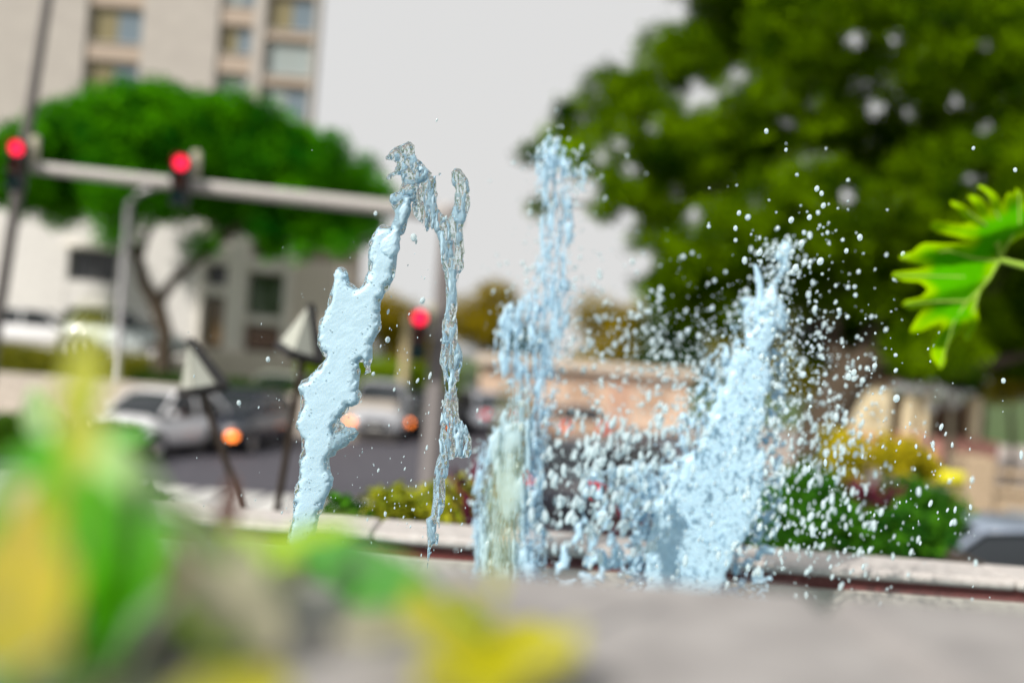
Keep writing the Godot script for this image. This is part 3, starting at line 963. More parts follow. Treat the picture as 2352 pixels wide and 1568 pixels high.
# ---------------------------------------------------------------- cars
func cars() -> void:
	var paint := func(called: String, c: Color) -> StandardMaterial3D:
		var m := mat(called, c, 0.35)
		m.clearcoat_enabled = true
		m.clearcoat = 0.8
		m.clearcoat_roughness = 0.06
		return m
	var white: Material = paint.call("paint_white", lin(0.78, 0.79, 0.82))
	var navy: Material = paint.call("paint_navy", lin(0.012, 0.016, 0.035))
	var silver: Material = paint.call("paint_silver", lin(0.42, 0.44, 0.48))
	var black: Material = paint.call("paint_black", lin(0.012, 0.012, 0.014))
	var blue: Material = paint.call("paint_steel_blue", lin(0.3, 0.36, 0.46))
	var red: Material = paint.call("paint_red", lin(0.6, 0.02, 0.03))
	var row := "cars queued along the street"
	var put_car := func(px: float, base_py: float, d: float) -> Vector3:
		var p := W(px, base_py, d)
		return Vector3(p.x, 0.0, p.z)
	car("white_car", "white car with lit headlights, nearest of the queue at the left", put_car.call(360, 1040, 23.0), -0.35, white, {"lights": true, "long": 3.6, "group": row})
	car("navy_car", "dark navy car with an amber light right of the white car", put_car.call(545, 1030, 25.5), -0.12, navy, {"amber": 1.0, "group": row})
	car("green_van", "pale green grey van behind the dark navy car", put_car.call(640, 1000, 31.0), -0.12, paint.call("paint_sage", lin(0.3, 0.34, 0.27)), {"tall": 1.75, "boxy": 1.0, "category": "van", "group": row})
	car("silver_car", "silver sport utility car just right of the left jet", put_car.call(872, 990, 31.0), 0.05, silver, {"tall": 1.72, "boxy": 1.0, "amber": -1.0, "group": row})
	car("black_car", "black car with two amber lights behind the signal pole", put_car.call(985, 985, 33.5), 0.1, black, {"amber": 2.0, "group": row})
	car("grey_car", "grey blue car seen between thin jet and centre jet", put_car.call(1085, 985, 36.0), PI + 0.5, paint.call("paint_grey", lin(0.3, 0.32, 0.37)), {"group": row, "tail_glow": 1.0})
	car("charcoal_car", "charcoal car on the dark road behind the middle splash", put_car.call(1400, 1200, 18.5), PI - 0.5, paint.call("paint_charcoal", lin(0.018, 0.02, 0.03)), {})
	car("tan_car", "tan car with red tail lights before the peach shop", put_car.call(1305, 1010, 33.0), PI + 0.2, paint.call("paint_tan", lin(0.5, 0.34, 0.24)), {"long": 3.9, "tail_glow": 3.0})
	var dp := W(85, 790, 35.6)
	car("pale_car", "pale blue white car on the raised driveway at the left", Vector3(dp.x, 1.72, -35.6), PI / 2 + 0.1, white, {"long": 4.2})
	dp = W(285, 790, 35.8)
	car("pale_van", "long white van parked on the driveway behind the pale car", Vector3(dp.x, 1.72, -35.8), PI / 2, paint.call("paint_pale", lin(0.6, 0.68, 0.7)), {"long": 4.2, "tall": 1.7, "boxy": 1.0, "category": "van"})
	dp = W(2330, 1400, 11.4)
	car("blue_car", "steel blue car parked at the near kerb on the right", Vector3(dp.x - 0.5, 0.0, -11.2), -PI / 2 + 0.06, blue, {})


# ---------------------------------------------------------------- terrace, ledge, basin
func fountain() -> void:
	var cast := grain("cast_stone", lin(0.25, 0.238, 0.235), lin(0.35, 0.335, 0.33), 1.3, 0.75, 0.15)
	var rimstone := grain("rim_stone", lin(0.46, 0.43, 0.41), lin(0.57, 0.54, 0.52), 2.5, 0.7, 0.1)
	var rendered := grain("basin_render", lin(0.38, 0.37, 0.33), lin(0.5, 0.49, 0.44), 2.0, 0.8)
	struct("terrace", box(Vector3(-9, -0.05, -0.3), Vector3(9, 1.3, 9)), grain("paving", Color.WHITE, Color.WHITE, 1.0))
	var n := thing("stone_ledge", "wide grey cast stone ledge across the bottom of the view", "ledge", Vector3(0, 1.3, -0.48), 0.025)
	# the ledge is laid in long slabs with open joints
	for i in 9:
		var x := -4.0 + i * 0.95 + 0.4
		put("slab", box(Vector3(x, 1.405, -0.12), Vector3(x + 0.946, 1.471, 0.2), 0.012), cast, n)
	put("wall", box(Vector3(-4.5, 0, -0.09), Vector3(4.5, 1.405, 0.17)), rendered, n)
	# basin
	var b := thing("fountain_basin", "pale stone fountain basin with a dark red band under its rim", "fountain", Vector3(0, 1.3, -1.5), 0.0)
	for i in 11:
		var x := -4.2 + i * 0.78
		put("coping", box(Vector3(x, 1.12, -1.1), Vector3(x + 0.776, 1.145, -0.9), 0.008), rimstone, b)
	put("tile_band", box(Vector3(-4.2, 1.085, -1.09), Vector3(4.4, 1.12, -0.93)), grain("red_tile", lin(0.1, 0.02, 0.02), lin(0.17, 0.04, 0.035), 6.0, 0.4), b)
	put("wall", box(Vector3(-4.2, -1.3, -1.1), Vector3(4.4, 1.085, -0.915), 0.004), rendered, b)
	for s in [-1.0, 1.0]:
		put("wall", box(Vector3(-4.42 if s < 0 else 4.4, -1.3, -1.1), Vector3(-4.2 if s < 0 else 4.62, 1.14, 0.9), 0.01), rendered, b)
	put("floor", box(Vector3(-4.2, 0.5, -0.915), Vector3(4.4, 0.62, 0.93)), rendered, b)
	# nozzles below the jets
	for q in [[690, 1.5], [1000, 1.5], [1165, 2.0], [1570, 1.85]]:
		var p := W(q[0], 1500, q[1])
		put("nozzle", lathe([Vector2(0.03, 0.62), Vector2(0.03, 0.9), Vector2(0.016, 0.96), Vector2(0.012, 1.02), Vector2(0.008, 1.02)], 16), mat("brass", lin(0.4, 0.28, 0.12), 0.35, 0.9), b, Transform3D(Basis(), Vector3(p.x, 0, p.z + 1.5)))
	# pool surface with ripples
	var st := start()
	var nx := 150
	var nz := 46
	for i in nx:
		for k in nz:
			var q := []
			for d in [[0, 0], [1, 0], [1, 1], [0, 1]]:
				var x: float = -4.2 + 8.6 * (i + d[0]) / nx
				var z: float = -2.415 + 1.82 * (k + d[1]) / nz
				q.append(Vector3(x, 2.3 + 0.012 * noise.get_noise_2d(x * 900.0, z * 900.0), z))
			quad(st, q[3], q[0], q[1], q[2])
	var wm := mat("pool_water", Color(0.78, 0.9, 0.92, 0.25), 0.06)
	wm.refraction_enabled = true
	wm.refraction_scale = 0.033
	struct("water", done(st), wm)


# ---------------------------------------------------------------- planting behind the rim
func bed() -> void:
	var soil := grain("soil", lin(0.035, 0.024, 0.016), lin(0.08, 0.055, 0.035), 4.0, 0.95, 1.0)
	struct("planting_bed", box(Vector3(-6, 1.0, -4.1), Vector3(6, 2.1, -2.62)), soil)
	var w := put("retaining_wall", box(Vector3(-6, 0.1, -4.3), Vector3(6, 2.12, -4.1), 0.02), mats["pale_concrete"])
	tag(w, "pale concrete wall holding the planting bed above the pavement", "wall")
	struct("far_planting_bed", box(Vector3(0.75, 0.1, -7.7), Vector3(2.8, 1.9, -4.32)), soil)
	# shrubs: small leafy plants rooted in the soil
	var list := [
		[900, 1178, 3.5, 0.09, 0, "small lime leaved shrub behind the rim left of the thin jet"],
		[968, 1175, 3.6, 0.09, 0, "lime leaved shrub directly behind the foot of the thin jet"],
		[1060, 1172, 3.4, 0.1, 0, "lime leaved shrub between thin jet and centre jet"],
		[790, 1195, 3.3, 0.07, 1, "low green shrub right behind the left jet"],
		[1775, 1190, 6.4, 0.2, 1, "green shrub right of the big splash"],
		[1895, 1180, 6.7, 0.24, 1, "dense green shrub left of the maroon plant"],
		[1850, 1130, 7.1, 0.22, 1, "higher green shrub behind the spray of the big splash"],
		[2085, 1178, 6.6, 0.22, 1, "dense green shrub right of the maroon plant"],
		[2150, 1180, 6.9, 0.18, 1, "green shrub beneath the yellow barrier"],
		[1770, 1225, 5.2, 0.12, 1, "low green shrub at the rim right of the big splash"],
		[1860, 1225, 5.2, 0.13, 1, "low green shrub at the rim, second right of the big splash"],
		[1955, 1225, 5.3, 0.13, 1, "low green shrub at the rim before the maroon plant"],
		[2050, 1228, 5.3, 0.13, 1, "low green shrub at the rim right of the maroon plant"],
		[2130, 1232, 5.4, 0.12, 1, "low green shrub at the rim left of the blue car"],
		[1950, 1050, 7.2, 0.16, 2, "yellow leaved croton shrub above the green shrubs at the left"],
		[1925, 1020, 7.4, 0.1, 2, "small yellow croton shrub leftmost beside the dark trunk"],
		[2055, 1045, 7.2, 0.15, 2, "yellow leaved croton shrub in front of the pink house"],
		[2120, 1065, 7.3, 0.1, 2, "small yellow croton shrub beside the barrier"],
		[330, 1185, 3.4, 0.08, 1, "low green shrub left of the leaning path light"],
		[120, 1150, 3.5, 0.12, 1, "green shrub behind the rim at the far left"]]
	var tones := [[Color(0.5, 0.5, 0.03), Color(0.2, 0.26, 0.02)], [Color(0.07, 0.24, 0.01), Color(0.012, 0.08, 0.01)], [Color(0.75, 0.62, 0.02), Color(0.2, 0.2, 0.01)]]
	for q in list:
		var c := W(q[0], q[1], q[2])
		var r: float = q[3]
		var t := thing("shrub", q[5], "shrub", Vector3(c.x, 2.1 if q[2] < 5.0 else 1.9, c.z), 0.0, "shrubs in the bed behind the rim")
		for k in 5:
			var a := TAU * k / 5.0
			put("stem", tube([Vector3(cos(a) * 0.02, 0, sin(a) * 0.02), Vector3(cos(a) * r * 0.3, (c.y - t.position.y) * 0.6, sin(a) * r * 0.3), Vector3(cos(a) * r * 0.6, c.y - t.position.y, sin(a) * r * 0.6)], [0.008, 0.006, 0.003], 6), mats["bark"], t)
		var places := []
		var colors := []
		for i in int(170.0 * r / 0.2):
			var d := Vector3(rng.randfn(), rng.randfn() * 0.85, rng.randfn()).normalized() * pow(rng.randf(), 0.33) * r * 0.95
			d *= 1.0 + 0.6 * noise.get_noise_3dv(d.normalized() * 90.0 + c * 40.0)
			var p := Vector3(d.x, maxf(d.y + c.y - t.position.y, rng.randf() * 0.06), d.z)
			places.append(Transform3D(Basis.from_euler(Vector3(rng.randf(), rng.randf() * TAU, rng.randf())).scaled_local(Vector3.ONE * rng.randf_range(0.03, 0.06) * (1.0 if q[2] < 5.0 else 1.5)), p))
			colors.append(tones[q[4]][1].lerp(tones[q[4]][0], rng.randf()))
		spread("foliage", clump("bush_tuft", 9, 0.9, 0.5, 3), leaf_mat("shrub_leaf", Color.WHITE, 0.5), places, colors, t)
	# maroon ti plants
	for q in [[2005, 1150, 6.2, "maroon leaved plant among the green shrubs at the right"], [1098, 1105, 3.1, "dark maroon plant behind the foot of the thin jet"], [1440, 1190, 3.2, "maroon plant half hidden by the middle splash"]]:
		var c := W(q[0], q[1], q[2])
		var t := thing("maroon_plant", q[3], "plant", Vector3(c.x, 2.1 if q[2] < 5.0 else 1.9, c.z), 0.0, "maroon plants in the bed")
		var h := c.y - t.position.y
		put("stem", tube([Vector3.ZERO, Vector3(0.01, h * 0.5, 0), Vector3(0, h + 0.03, 0)], [0.014, 0.012, 0.008], 8), mat("maroon_stem", lin(0.05, 0.02, 0.018), 0.7), t)
		for k in 16:
			var a := k * 2.4
			var dir := Vector3(cos(a), 0.9 - 0.05 * k, sin(a))
			leaf_at(t, blade("strap", 0.24, 0.3, 0.4), leaf_mat("maroon_leaf", lin(0.1, 0.012, 0.028), 0.25, 0.35, false), t.position + Vector3(0, h * (0.3 + 0.045 * k), 0), dir, Vector3.UP * 0.4 - dir.cross(Vector3.UP).cross(dir), 0.14 if q[2] < 5.0 else 0.26)
	# path lights with tilted pyramid hoods
	path_light("left path light with a pale tilted pyramid hood on a leaning stake", W(434, 782, 3.7), W(414, 902, 3.7), W(514, 888, 3.7), W(468, 915, 3.7), W(566, 1185, 3.7))
	path_light("taller path light with pyramid hood half behind the left jet", W(712, 700, 3.7), W(638, 792, 3.7), W(734, 832, 3.7), W(694, 832, 3.7), W(632, 1185, 3.7))


func path_light(label: String, apex: Vector3, left: Vector3, right: Vector3, neck: Vector3, foot: Vector3) -> void:
	var f := foot + (foot - neck) * ((foot.y - 2.1) / (neck.y - foot.y))
	var t := thing("path_light", label, "garden light", Vector3(f.x, 2.1, f.z), 0.0, "path lights behind the rim")
	var o := t.position
	var metal := mat("verdigris", lin(0.46, 0.48, 0.42), 0.4, 0.2)
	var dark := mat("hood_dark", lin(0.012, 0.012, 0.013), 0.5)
	var near := (left + right) * 0.5 + Vector3(0.0, -0.005, 0.09)
	var far := (left + right) * 0.5 + Vector3(0.02, 0.02, -0.07)
	# folded sheet hood: three faces, each of real thickness
	var tip := apex - o
	var n := near - o
	var l := left - o
	var r := right - o
	var b := far - o
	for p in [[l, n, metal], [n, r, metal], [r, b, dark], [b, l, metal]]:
		var st := start()
		st.set_smooth_group(-1)
		var nn: Vector3 = (p[0] - tip).cross(p[1] - tip).normalized() * 0.003
		tri(st, tip + nn, p[0] + nn, p[1] + nn)
		tri(st, tip - nn, p[1] - nn, p[0] - nn)
		quad(st, p[0] + nn, p[0] - nn, p[1] - nn, p[1] + nn)
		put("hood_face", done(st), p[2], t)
	var st2 := start()
	tube_in(st2, [tip + Vector3(0, 0.004, 0), r], [0.016, 0.026], 8)
	put("hood_edge", done(st2), dark, t)
	st2 = start()
	for p in [[l, n], [n, r], [r, b], [b, l]]:
		tube_in(st2, [p[0], p[1]], [0.018, 0.018], 6)
	put("hood_rim", done(st2), dark, t)
	put("lamp_plate", box(Vector3(-0.025, -0.012, -0.025), Vector3(0.025, 0.012, 0.025), 0.004), dark, t, Transform3D(Basis(), (l + n + r + b) * 0.25 + Vector3(0, 0.008, 0)))
	put("stake", tube([f - o - Vector3(0, 0.02, 0), neck - o, (l + n + r + b) * 0.25], [0.014, 0.013, 0.012], 10), mat("stake_bronze", lin(0.06, 0.045, 0.035), 0.45, 0.5), t)


# ---------------------------------------------------------------- water in the air
func foam_mat() -> StandardMaterial3D:
	if mats.has("foam"):
		return mats["foam"]
	var m := grain("foam", lin(0.5, 0.78, 1.0), lin(0.72, 0.93, 1.0), 13.0, 0.35, 0.03, 0.07)
	m.clearcoat_enabled = true
	m.clearcoat = 0.5
	m.clearcoat_roughness = 0.12
	m.backlight_enabled = true
	m.backlight = Color(0.7, 0.7, 0.7)
	return m


func clear_mat() -> StandardMaterial3D:
	var m := mat("clear_water", Color(lin(0.84, 0.96, 1.0), 0.1), 0.02)
	m.refraction_enabled = true
	m.refraction_scale = 0.033
	return m


func threads(poly: PackedVector2Array, depth: float, origin: Vector3, count: int, short: float, long: float, radius: float) -> ArrayMesh:
	# thin threads of falling water inside an outline
	var st := start()
	var area := Rect2(poly[0], Vector2.ZERO)
	for p in poly:
		area = area.expand(p)
	var made := 0
	for tries in count * 12:
		if made >= count:
			break
		var p := area.position + Vector2(rng.randf(), rng.randf()) * area.size
		var l := rng.randf_range(short, long)
		if not Geometry2D.is_point_in_polygon(p, poly) or not Geometry2D.is_point_in_polygon(p + Vector2(0, l), poly):
			continue
		made += 1
		var dz := rng.randf_range(-0.022, 0.022)
		var pts := []
		var rad := []
		var lean := rng.randf_range(-0.1, 0.06)
		for k in 5:
			var f := k / 4.0
			pts.append(W(p.x + l * f * lean + 2.0 * sin(p.y + f * 5.0), p.y + l * f, depth + dz) - origin)
			rad.append(radius * (0.25 + 1.1 * sin(PI * (0.1 + 0.8 * f))) * rng.randf_range(0.7, 1.4))
		tube_in(st, pts, rad, 6)
	return done(st)


func foam_drops(parent: Node3D, poly: PackedVector2Array, depth: float, count: int, small: float, large: float) -> void:
	# a cloud of fine foam drops that fills an outline
	var ball := SphereMesh.new()
	ball.radius = 1.0
	ball.height = 2.0
	ball.radial_segments = 8
	ball.rings = 5
	var area := Rect2(poly[0], Vector2.ZERO)
	for p in poly:
		area = area.expand(p)
	var places := []
	var colors := []
	while places.size() < count:
		var p := area.position + Vector2(rng.randf(), rng.randf()) * area.size
		if not Geometry2D.is_point_in_polygon(p, poly):
			continue
		var r := lerpf(small, large, pow(rng.randf(), 2.0))
		p += Vector2(rng.randfn(), rng.randfn()) * 5.0
		places.append(Transform3D(Basis().scaled_local(Vector3(1, rng.randf_range(1.0, 2.6), 1) * r), W(p.x, p.y, depth + rng.randfn() * 0.03) - parent.position))
		colors.append(Color.WHITE)
	spread("foam_drops", ball, mats["foam"], places, colors, parent)


func beads(poly: PackedVector2Array, depth: float, origin: Vector3, count: int) -> ArrayMesh:
	# small clear bubbles that sit in the skin of a jet, most of them near its edge
	var st := start()
	var area := Rect2(poly[0], Vector2.ZERO)
	for p in poly:
		area = area.expand(p)
	for tries in count * 6:
		var p := area.position + Vector2(rng.randf(), rng.randf()) * area.size
		var d := edge_distance(p, poly)
		if d < 1.0 or d > 40.0 or rng.randf() > 1.4 / (1.0 + d * 0.12):
			continue
		var h := 0.0115 * sqrt(1.0 - pow(1.0 - clampf((d - 4.0) / 14.0, 0.02, 1.0), 2.0))
		var c := W(p.x, p.y, depth) - origin + Vector3(0, 0, h)
		var r := rng.randf_range(0.0006, 0.0018)
		var n := 6
		for i in 4:
			for k in n:
				var q := []
				for e in [[0, 0], [1, 0], [1, 1], [0, 1]]:
					var a: float = PI * (i + e[0]) / 4.0
					var b: float = TAU * (k + e[1]) / n
					q.append(c + Vector3(sin(a) * cos(b), cos(a), sin(a) * sin(b)) * r)
				quad(st, q[0], q[3], q[2], q[1])
	return done(st)


func water() -> void:
	var foam := foam_mat()
	var clear := clear_mat()
	var skin := mat("water_skin", Color(lin(0.86, 0.97, 1.0), 0.08), 0.03)
	skin.refraction_enabled = true
	skin.refraction_scale = 0.033
	# left jet, in focus
	var D := 1.5
	var t := thing("water_jet", "thick foamy left jet leaning right, sharpest of all", "water jet", Vector3(W(640, 1660, D).x, 2.3, -D), 0.0, "jets of the fountain")
	var o := t.position
	var upper := outline([870, 58, 900, 80, 908, 130, 940, 170, 975, 210, 1005, 240, 985, 290, 940, 300, 915, 350, 912, 420, 880, 470, 860, 520, 840, 590, 815, 612, 800, 590, 770, 600, 760, 560, 785, 520, 790, 490, 770, 440, 750, 400, 760, 365, 810, 350, 830, 300, 825, 250, 790, 262, 770, 277, 742, 272, 755, 240, 785, 225, 800, 185, 775, 165, 737, 152, 762, 118, 800, 90, 840, 65], 597.2, 303.2, 0.3926)
	put("clear_crest", solid(upper, {"depth": D, "origin": o, "step": 2.4, "round": 13.0, "thick": 0.012, "ragged": 3.0, "rag_freq": 0.06, "bump": 0.0022, "bump_freq": 0.12, "stretch": 1.8, "holes": -0.34, "hole_freq": 0.1, "hole_gain": 26.0, "seed": 1}), clear, t)
	var crest_core := upper.duplicate()
	crest_core.append_array(outline([790, 660], 597.2, 303.2, 0.3926))
	put("foam_core", solid(upper, {"depth": D, "origin": o, "step": 2.6, "inset": 5.0, "round": 9.0, "thick": 0.007, "ragged": 5.0, "rag_freq": 0.09, "bump": 0.0012, "holes": 0.02, "hole_freq": 0.12, "hole_gain": 22.0, "stretch": 1.6, "seed": 21}), foam, t)
	put("foam_neck", solid(outline([850, 380, 890, 380, 885, 450, 850, 520, 820, 600, 812, 700, 770, 760, 690, 720, 700, 620, 760, 580, 790, 520, 805, 440], 597.2, 303.2, 0.3926), {"depth": D, "origin": o, "step": 3.0, "round": 12.0, "thick": 0.0135, "ragged": 4.0, "rag_freq": 0.07, "bump": 0.001, "seed": 22}), foam, t)
	var low := [600, 380, 595, 420, 608, 450, 590, 500, 560, 530, 535, 520, 520, 560, 480, 590, 455, 640, 450, 680, 500, 665, 540, 650, 580, 655, 602, 680, 560, 715, 520, 745, 470, 790, 420, 825, 415, 870, 425, 910, 440, 950, 437, 1000, 410, 1060, 380, 1110, 360, 1190, 340, 1280, 320, 1370, 300, 1600, 270, 1900, 230, 2440, 100, 2440, 120, 1900, 150, 1600, 178, 1380, 155, 1335, 165, 1290, 185, 1230, 200, 1150, 200, 1080, 215, 1000, 240, 930, 235, 860, 255, 780, 250, 720, 235, 680, 210, 640, 225, 590, 235, 550, 250, 500, 240, 450, 225, 400, 245, 370, 290, 350, 320, 310, 350, 280, 390, 230, 375, 190, 350, 160, 345, 100, 350, 40]
	var body := outline([735, 540, 775, 555, 805, 590, 815, 650, 800, 720, 795, 800, 770, 880, 735, 940, 705, 990, 700, 1050, 712, 1100, 695, 1180, 665, 1240, 655, 1300, 650, 1350, 640, 1400, 608, 1420, 620, 1380, 600, 1350, 580, 1350, 582, 1410], 597.2, 303.2, 0.3926)
	body.append_array(outline(low, 597.2, 735.0, 0.3809))
	body.append_array(outline([345, 1110, 375, 1070, 395, 1020, 400, 970, 415, 920, 425, 870, 432, 810, 450, 782, 490, 790, 515, 830, 530, 880, 575, 915, 600, 890, 615, 850, 640, 810, 632, 740, 635, 660, 655, 590, 690, 555], 597.2, 303.2, 0.3926))
	put("foam_column", solid(body, {"depth": D, "origin": o, "step": 3.0, "inset": 4.5, "round": 14.0, "thick": 0.0115, "lump": 0.12, "ragged": 4.4, "rag_freq": 0.08, "bump": 0.0005, "bump_freq": 0.5, "seed": 2}), foam, t)
	put("clear_skin", solid(body, {"depth": D, "origin": o, "step": 2.8, "round": 7.0, "thick": 0.0066, "ragged": 3.0, "rag_freq": 0.06, "bump": 0.001, "bump_freq": 0.22, "lump": 0.1, "seed": 2}), mats["water_skin"], t)
	put("bubbles", beads(body, D, o, 450), mats["water_skin"], t)
	put("clear_lip", solid(outline([470, 600, 520, 640, 560, 640, 606, 678, 560, 722, 500, 765, 430, 822, 400, 840, 410, 760, 440, 690], 597.2, 735.0, 0.3809), {"depth": D - 0.006, "origin": o, "step": 2.6, "round": 14.0, "thick": 0.014, "ragged": 4.0, "rag_freq": 0.07, "bump": 0.006, "seed": 3}), clear, t)
	# thin glassy jet
	D = 1.5
	t = thing("water_jet", "thin glassy falling jet with a hooked top right of the left jet", "water jet", Vector3(W(975, 1660, D).x, 2.3, -D), 0.0, "jets of the fountain")
	o = t.position
	var thin := outline([1110, 230, 1140, 213, 1170, 220, 1185, 250, 1210, 280, 1222, 340, 1225, 420, 1210, 480, 1195, 560, 1197, 650, 1205, 740, 1190, 800, 1165, 830, 1158, 900, 1155, 990, 1150, 1080, 1148, 1160, 1150, 1220, 1175, 1260, 1192, 1300, 1190, 1370, 1165, 1420, 1160, 1500], 597.2, 303.2, 0.3926)
	thin.append_array(outline([1190, 480, 1190, 550, 1200, 590, 1250, 640, 1280, 720, 1285, 800, 1262, 830, 1200, 830, 1150, 840, 1140, 900, 1125, 960, 1120, 1050, 1115, 1120, 1090, 1180, 1085, 1280, 1070, 1360, 1040, 1345, 1025, 1430, 1005, 1500, 1000, 1400, 1000, 1300, 1005, 1200, 1030, 1180, 1040, 1100, 1045, 1000, 1045, 920, 1060, 850, 1085, 800, 1075, 720, 1080, 650, 1095, 560, 1110, 480, 1115, 430, 1100, 340, 1085, 250, 1090, 180, 1100, 100, 1105, 0], 597.2, 735.0, 0.3809))
	thin.append_array(outline([1080, 1050, 1085, 980, 1085, 900, 1080, 820, 1060, 770, 1050, 700, 1045, 640, 1030, 600, 1000, 560, 960, 590, 940, 530, 905, 490, 890, 440, 915, 380, 930, 320, 960, 290, 985, 265, 1010, 255, 1035, 240, 1055, 240, 1040, 270, 1030, 330, 1040, 400, 1060, 470, 1100, 510, 1120, 480, 1130, 420, 1130, 340, 1115, 290], 597.2, 303.2, 0.3926))
	put("clear_strand", solid(thin, {"depth": D, "origin": o, "step": 2.4, "round": 12.0, "thick": 0.009, "ragged": 3.5, "rag_freq": 0.07, "bump": 0.0024, "bump_freq": 0.16, "stretch": 5.0, "holes": -0.3, "hole_freq": 0.14, "hole_gain": 22.0, "seed": 4}), clear, t)
	put("foam_strand", solid(thin, {"depth": D, "origin": o, "step": 2.6, "inset": 3.0, "round": 7.0, "thick": 0.006, "ragged": 5.0, "rag_freq": 0.09, "bump": 0.001, "bump_freq": 0.13, "stretch": 6.0, "holes": 0.03, "hole_freq": 0.17, "hole_gain": 20.0, "seed": 5}), foam, t)
	# centre jet, farther back
	D = 2.28
	t = thing("water_jet", "tall ragged centre jet before the edge of the big tree", "water jet", Vector3(W(1165, 1500, D).x, 2.3, -D), 0.0, "jets of the fountain")
	o = t.position
	var mid := outline([1252, 325, 1275, 318, 1300, 350, 1312, 390, 1345, 385, 1352, 420, 1318, 440, 1312, 480, 1320, 540, 1302, 620, 1318, 660, 1330, 690, 1300, 730, 1285, 800, 1278, 900, 1270, 960, 1258, 1010, 1250, 1100, 1246, 1200, 1256, 1320, 1250, 1480, 1080, 1480, 1088, 1300, 1085, 1200, 1095, 1100, 1104, 1030, 1130, 990, 1160, 962, 1168, 900, 1150, 850, 1143, 780, 1148, 720, 1168, 700, 1205, 690, 1226, 640, 1240, 560, 1250, 480, 1232, 420, 1226, 370])
	put("foam_column", solid(mid, {"depth": D, "origin": o, "step": 4.0, "round": 20.0, "thick": 0.012, "ragged": 11.0, "rag_freq": 0.035, "bump": 0.003, "stretch": 4.0, "holes": 0.06, "hole_freq": 0.12, "hole_gain": 40.0, "seed": 6}), foam, t)
	put("foam_veil", solid(mid, {"depth": D + 0.035, "origin": o, "step": 4.5, "round": 14.0, "thick": 0.006, "ragged": 18.0, "rag_freq": 0.05, "bump": 0.003, "stretch": 6.0, "holes": 0.12, "hole_freq": 0.14, "hole_gain": 30.0, "seed": 7}), foam, t)
	put("foam_base", solid(outline([1120, 1010, 1160, 968, 1215, 960, 1240, 1010, 1240, 1100, 1225, 1250, 1235, 1480, 1100, 1480, 1105, 1250, 1100, 1120]), {"depth": D - 0.04, "origin": o, "step": 4.5, "round": 26.0, "thick": 0.012, "ragged": 10.0, "bump": 0.003, "stretch": 7.0, "holes": 0.0, "hole_freq": 0.1, "seed": 8}), foam, t)
	put("water_threads", threads(mid, D - 0.02, o, 150, 40.0, 130.0, 0.001), foam, t)
	foam_drops(t, mid, D, 3400, 0.0007, 0.0024)
	foam_drops(t, outline([1110, 1020, 1160, 968, 1215, 960, 1245, 1010, 1250, 1480, 1085, 1480, 1090, 1200]), D - 0.03, 1500, 0.0008, 0.0024)
	# big splash at the right
	D = 2.08
	t = thing("water_jet", "broad white splash at the right with a tall curling spout", "water jet", Vector3(W(1570, 1550, D).x, 2.3, -D), 0.0, "jets of the fountain")
	o = t.position
	var big := outline([1480, 1560, 1480, 1350, 1490, 1250, 1500, 1190, 1540, 1100, 1570, 1050, 1615, 1000, 1640, 930, 1662, 870, 1680, 820, 1715, 775, 1738, 745, 1746, 705, 1768, 660, 1792, 615, 1788, 575, 1798, 553, 1812, 572, 1810, 612, 1790, 655, 1782, 700, 1780, 760, 1768, 820, 1764, 900, 1752, 950, 1742, 1000, 1755, 1060, 1764, 1115, 1745, 1165, 1705, 1250, 1668, 1300, 1660, 1400, 1655, 1560])
	put("foam_column", solid(big, {"depth": D, "origin": o, "step": 4.0, "round": 22.0, "thick": 0.016, "ragged": 12.0, "rag_freq": 0.06, "lump": 0.12, "bump": 0.0018, "bump_freq": 0.25, "stretch": 1.8, "seed": 9}), foam, t)
	put("spout", solid(outline([1732, 605, 1744, 612, 1752, 640, 1756, 680, 1752, 740, 1735, 760, 1728, 720, 1738, 670]), {"depth": D + 0.02, "origin": o, "step": 3.5, "round": 10.0, "thick": 0.009, "ragged": 3.0, "seed": 10}), foam, t)
	put("foam_knot", solid(outline([1705, 690, 1740, 675, 1790, 690, 1818, 715, 1808, 750, 1770, 765, 1720, 750, 1700, 720]), {"depth": D + 0.16, "origin": o, "step": 4.5, "round": 20.0, "thick": 0.02, "ragged": 14.0, "rag_freq": 0.05, "seed": 11, "holes": -0.35, "hole_freq": 0.06}), foam, t)
	put("foam_veil", solid(outline([1460, 1480, 1440, 1250, 1470, 1120, 1540, 1000, 1610, 900, 1660, 800, 1720, 720, 1790, 720, 1810, 850, 1790, 980, 1800, 1120, 1770, 1250, 1740, 1480]), {"depth": D + 0.07, "origin": o, "step": 5.0, "round": 16.0, "thick": 0.016, "ragged": 26.0, "rag_freq": 0.045, "bump": 0.006, "stretch": 1.6, "holes": 0.1, "hole_freq": 0.1, "hole_gain": 40.0, "seed": 12}), foam, t)
	foam_drops(t, big, D - 0.005, 2600, 0.0007, 0.0026)
	foam_drops(t, outline([1440, 1480, 1430, 1250, 1460, 1120, 1530, 1000, 1600, 900, 1640, 800, 1700, 700, 1800, 700, 1830, 850, 1800, 980, 1810, 1120, 1780, 1250, 1750, 1480]), D + 0.05, 2200, 0.0007, 0.0026)
	edges.append([big, D, 800, 20.0])
	edges.append([mid, 2.28, 420, 16.0])
	# splash between the two
	D = 2.2
	t = thing("water_splash", "low broken splash of blobs between centre jet and right splash", "splash", Vector3(W(1400, 1500, D).x, 2.3, -D))
	o = t.position
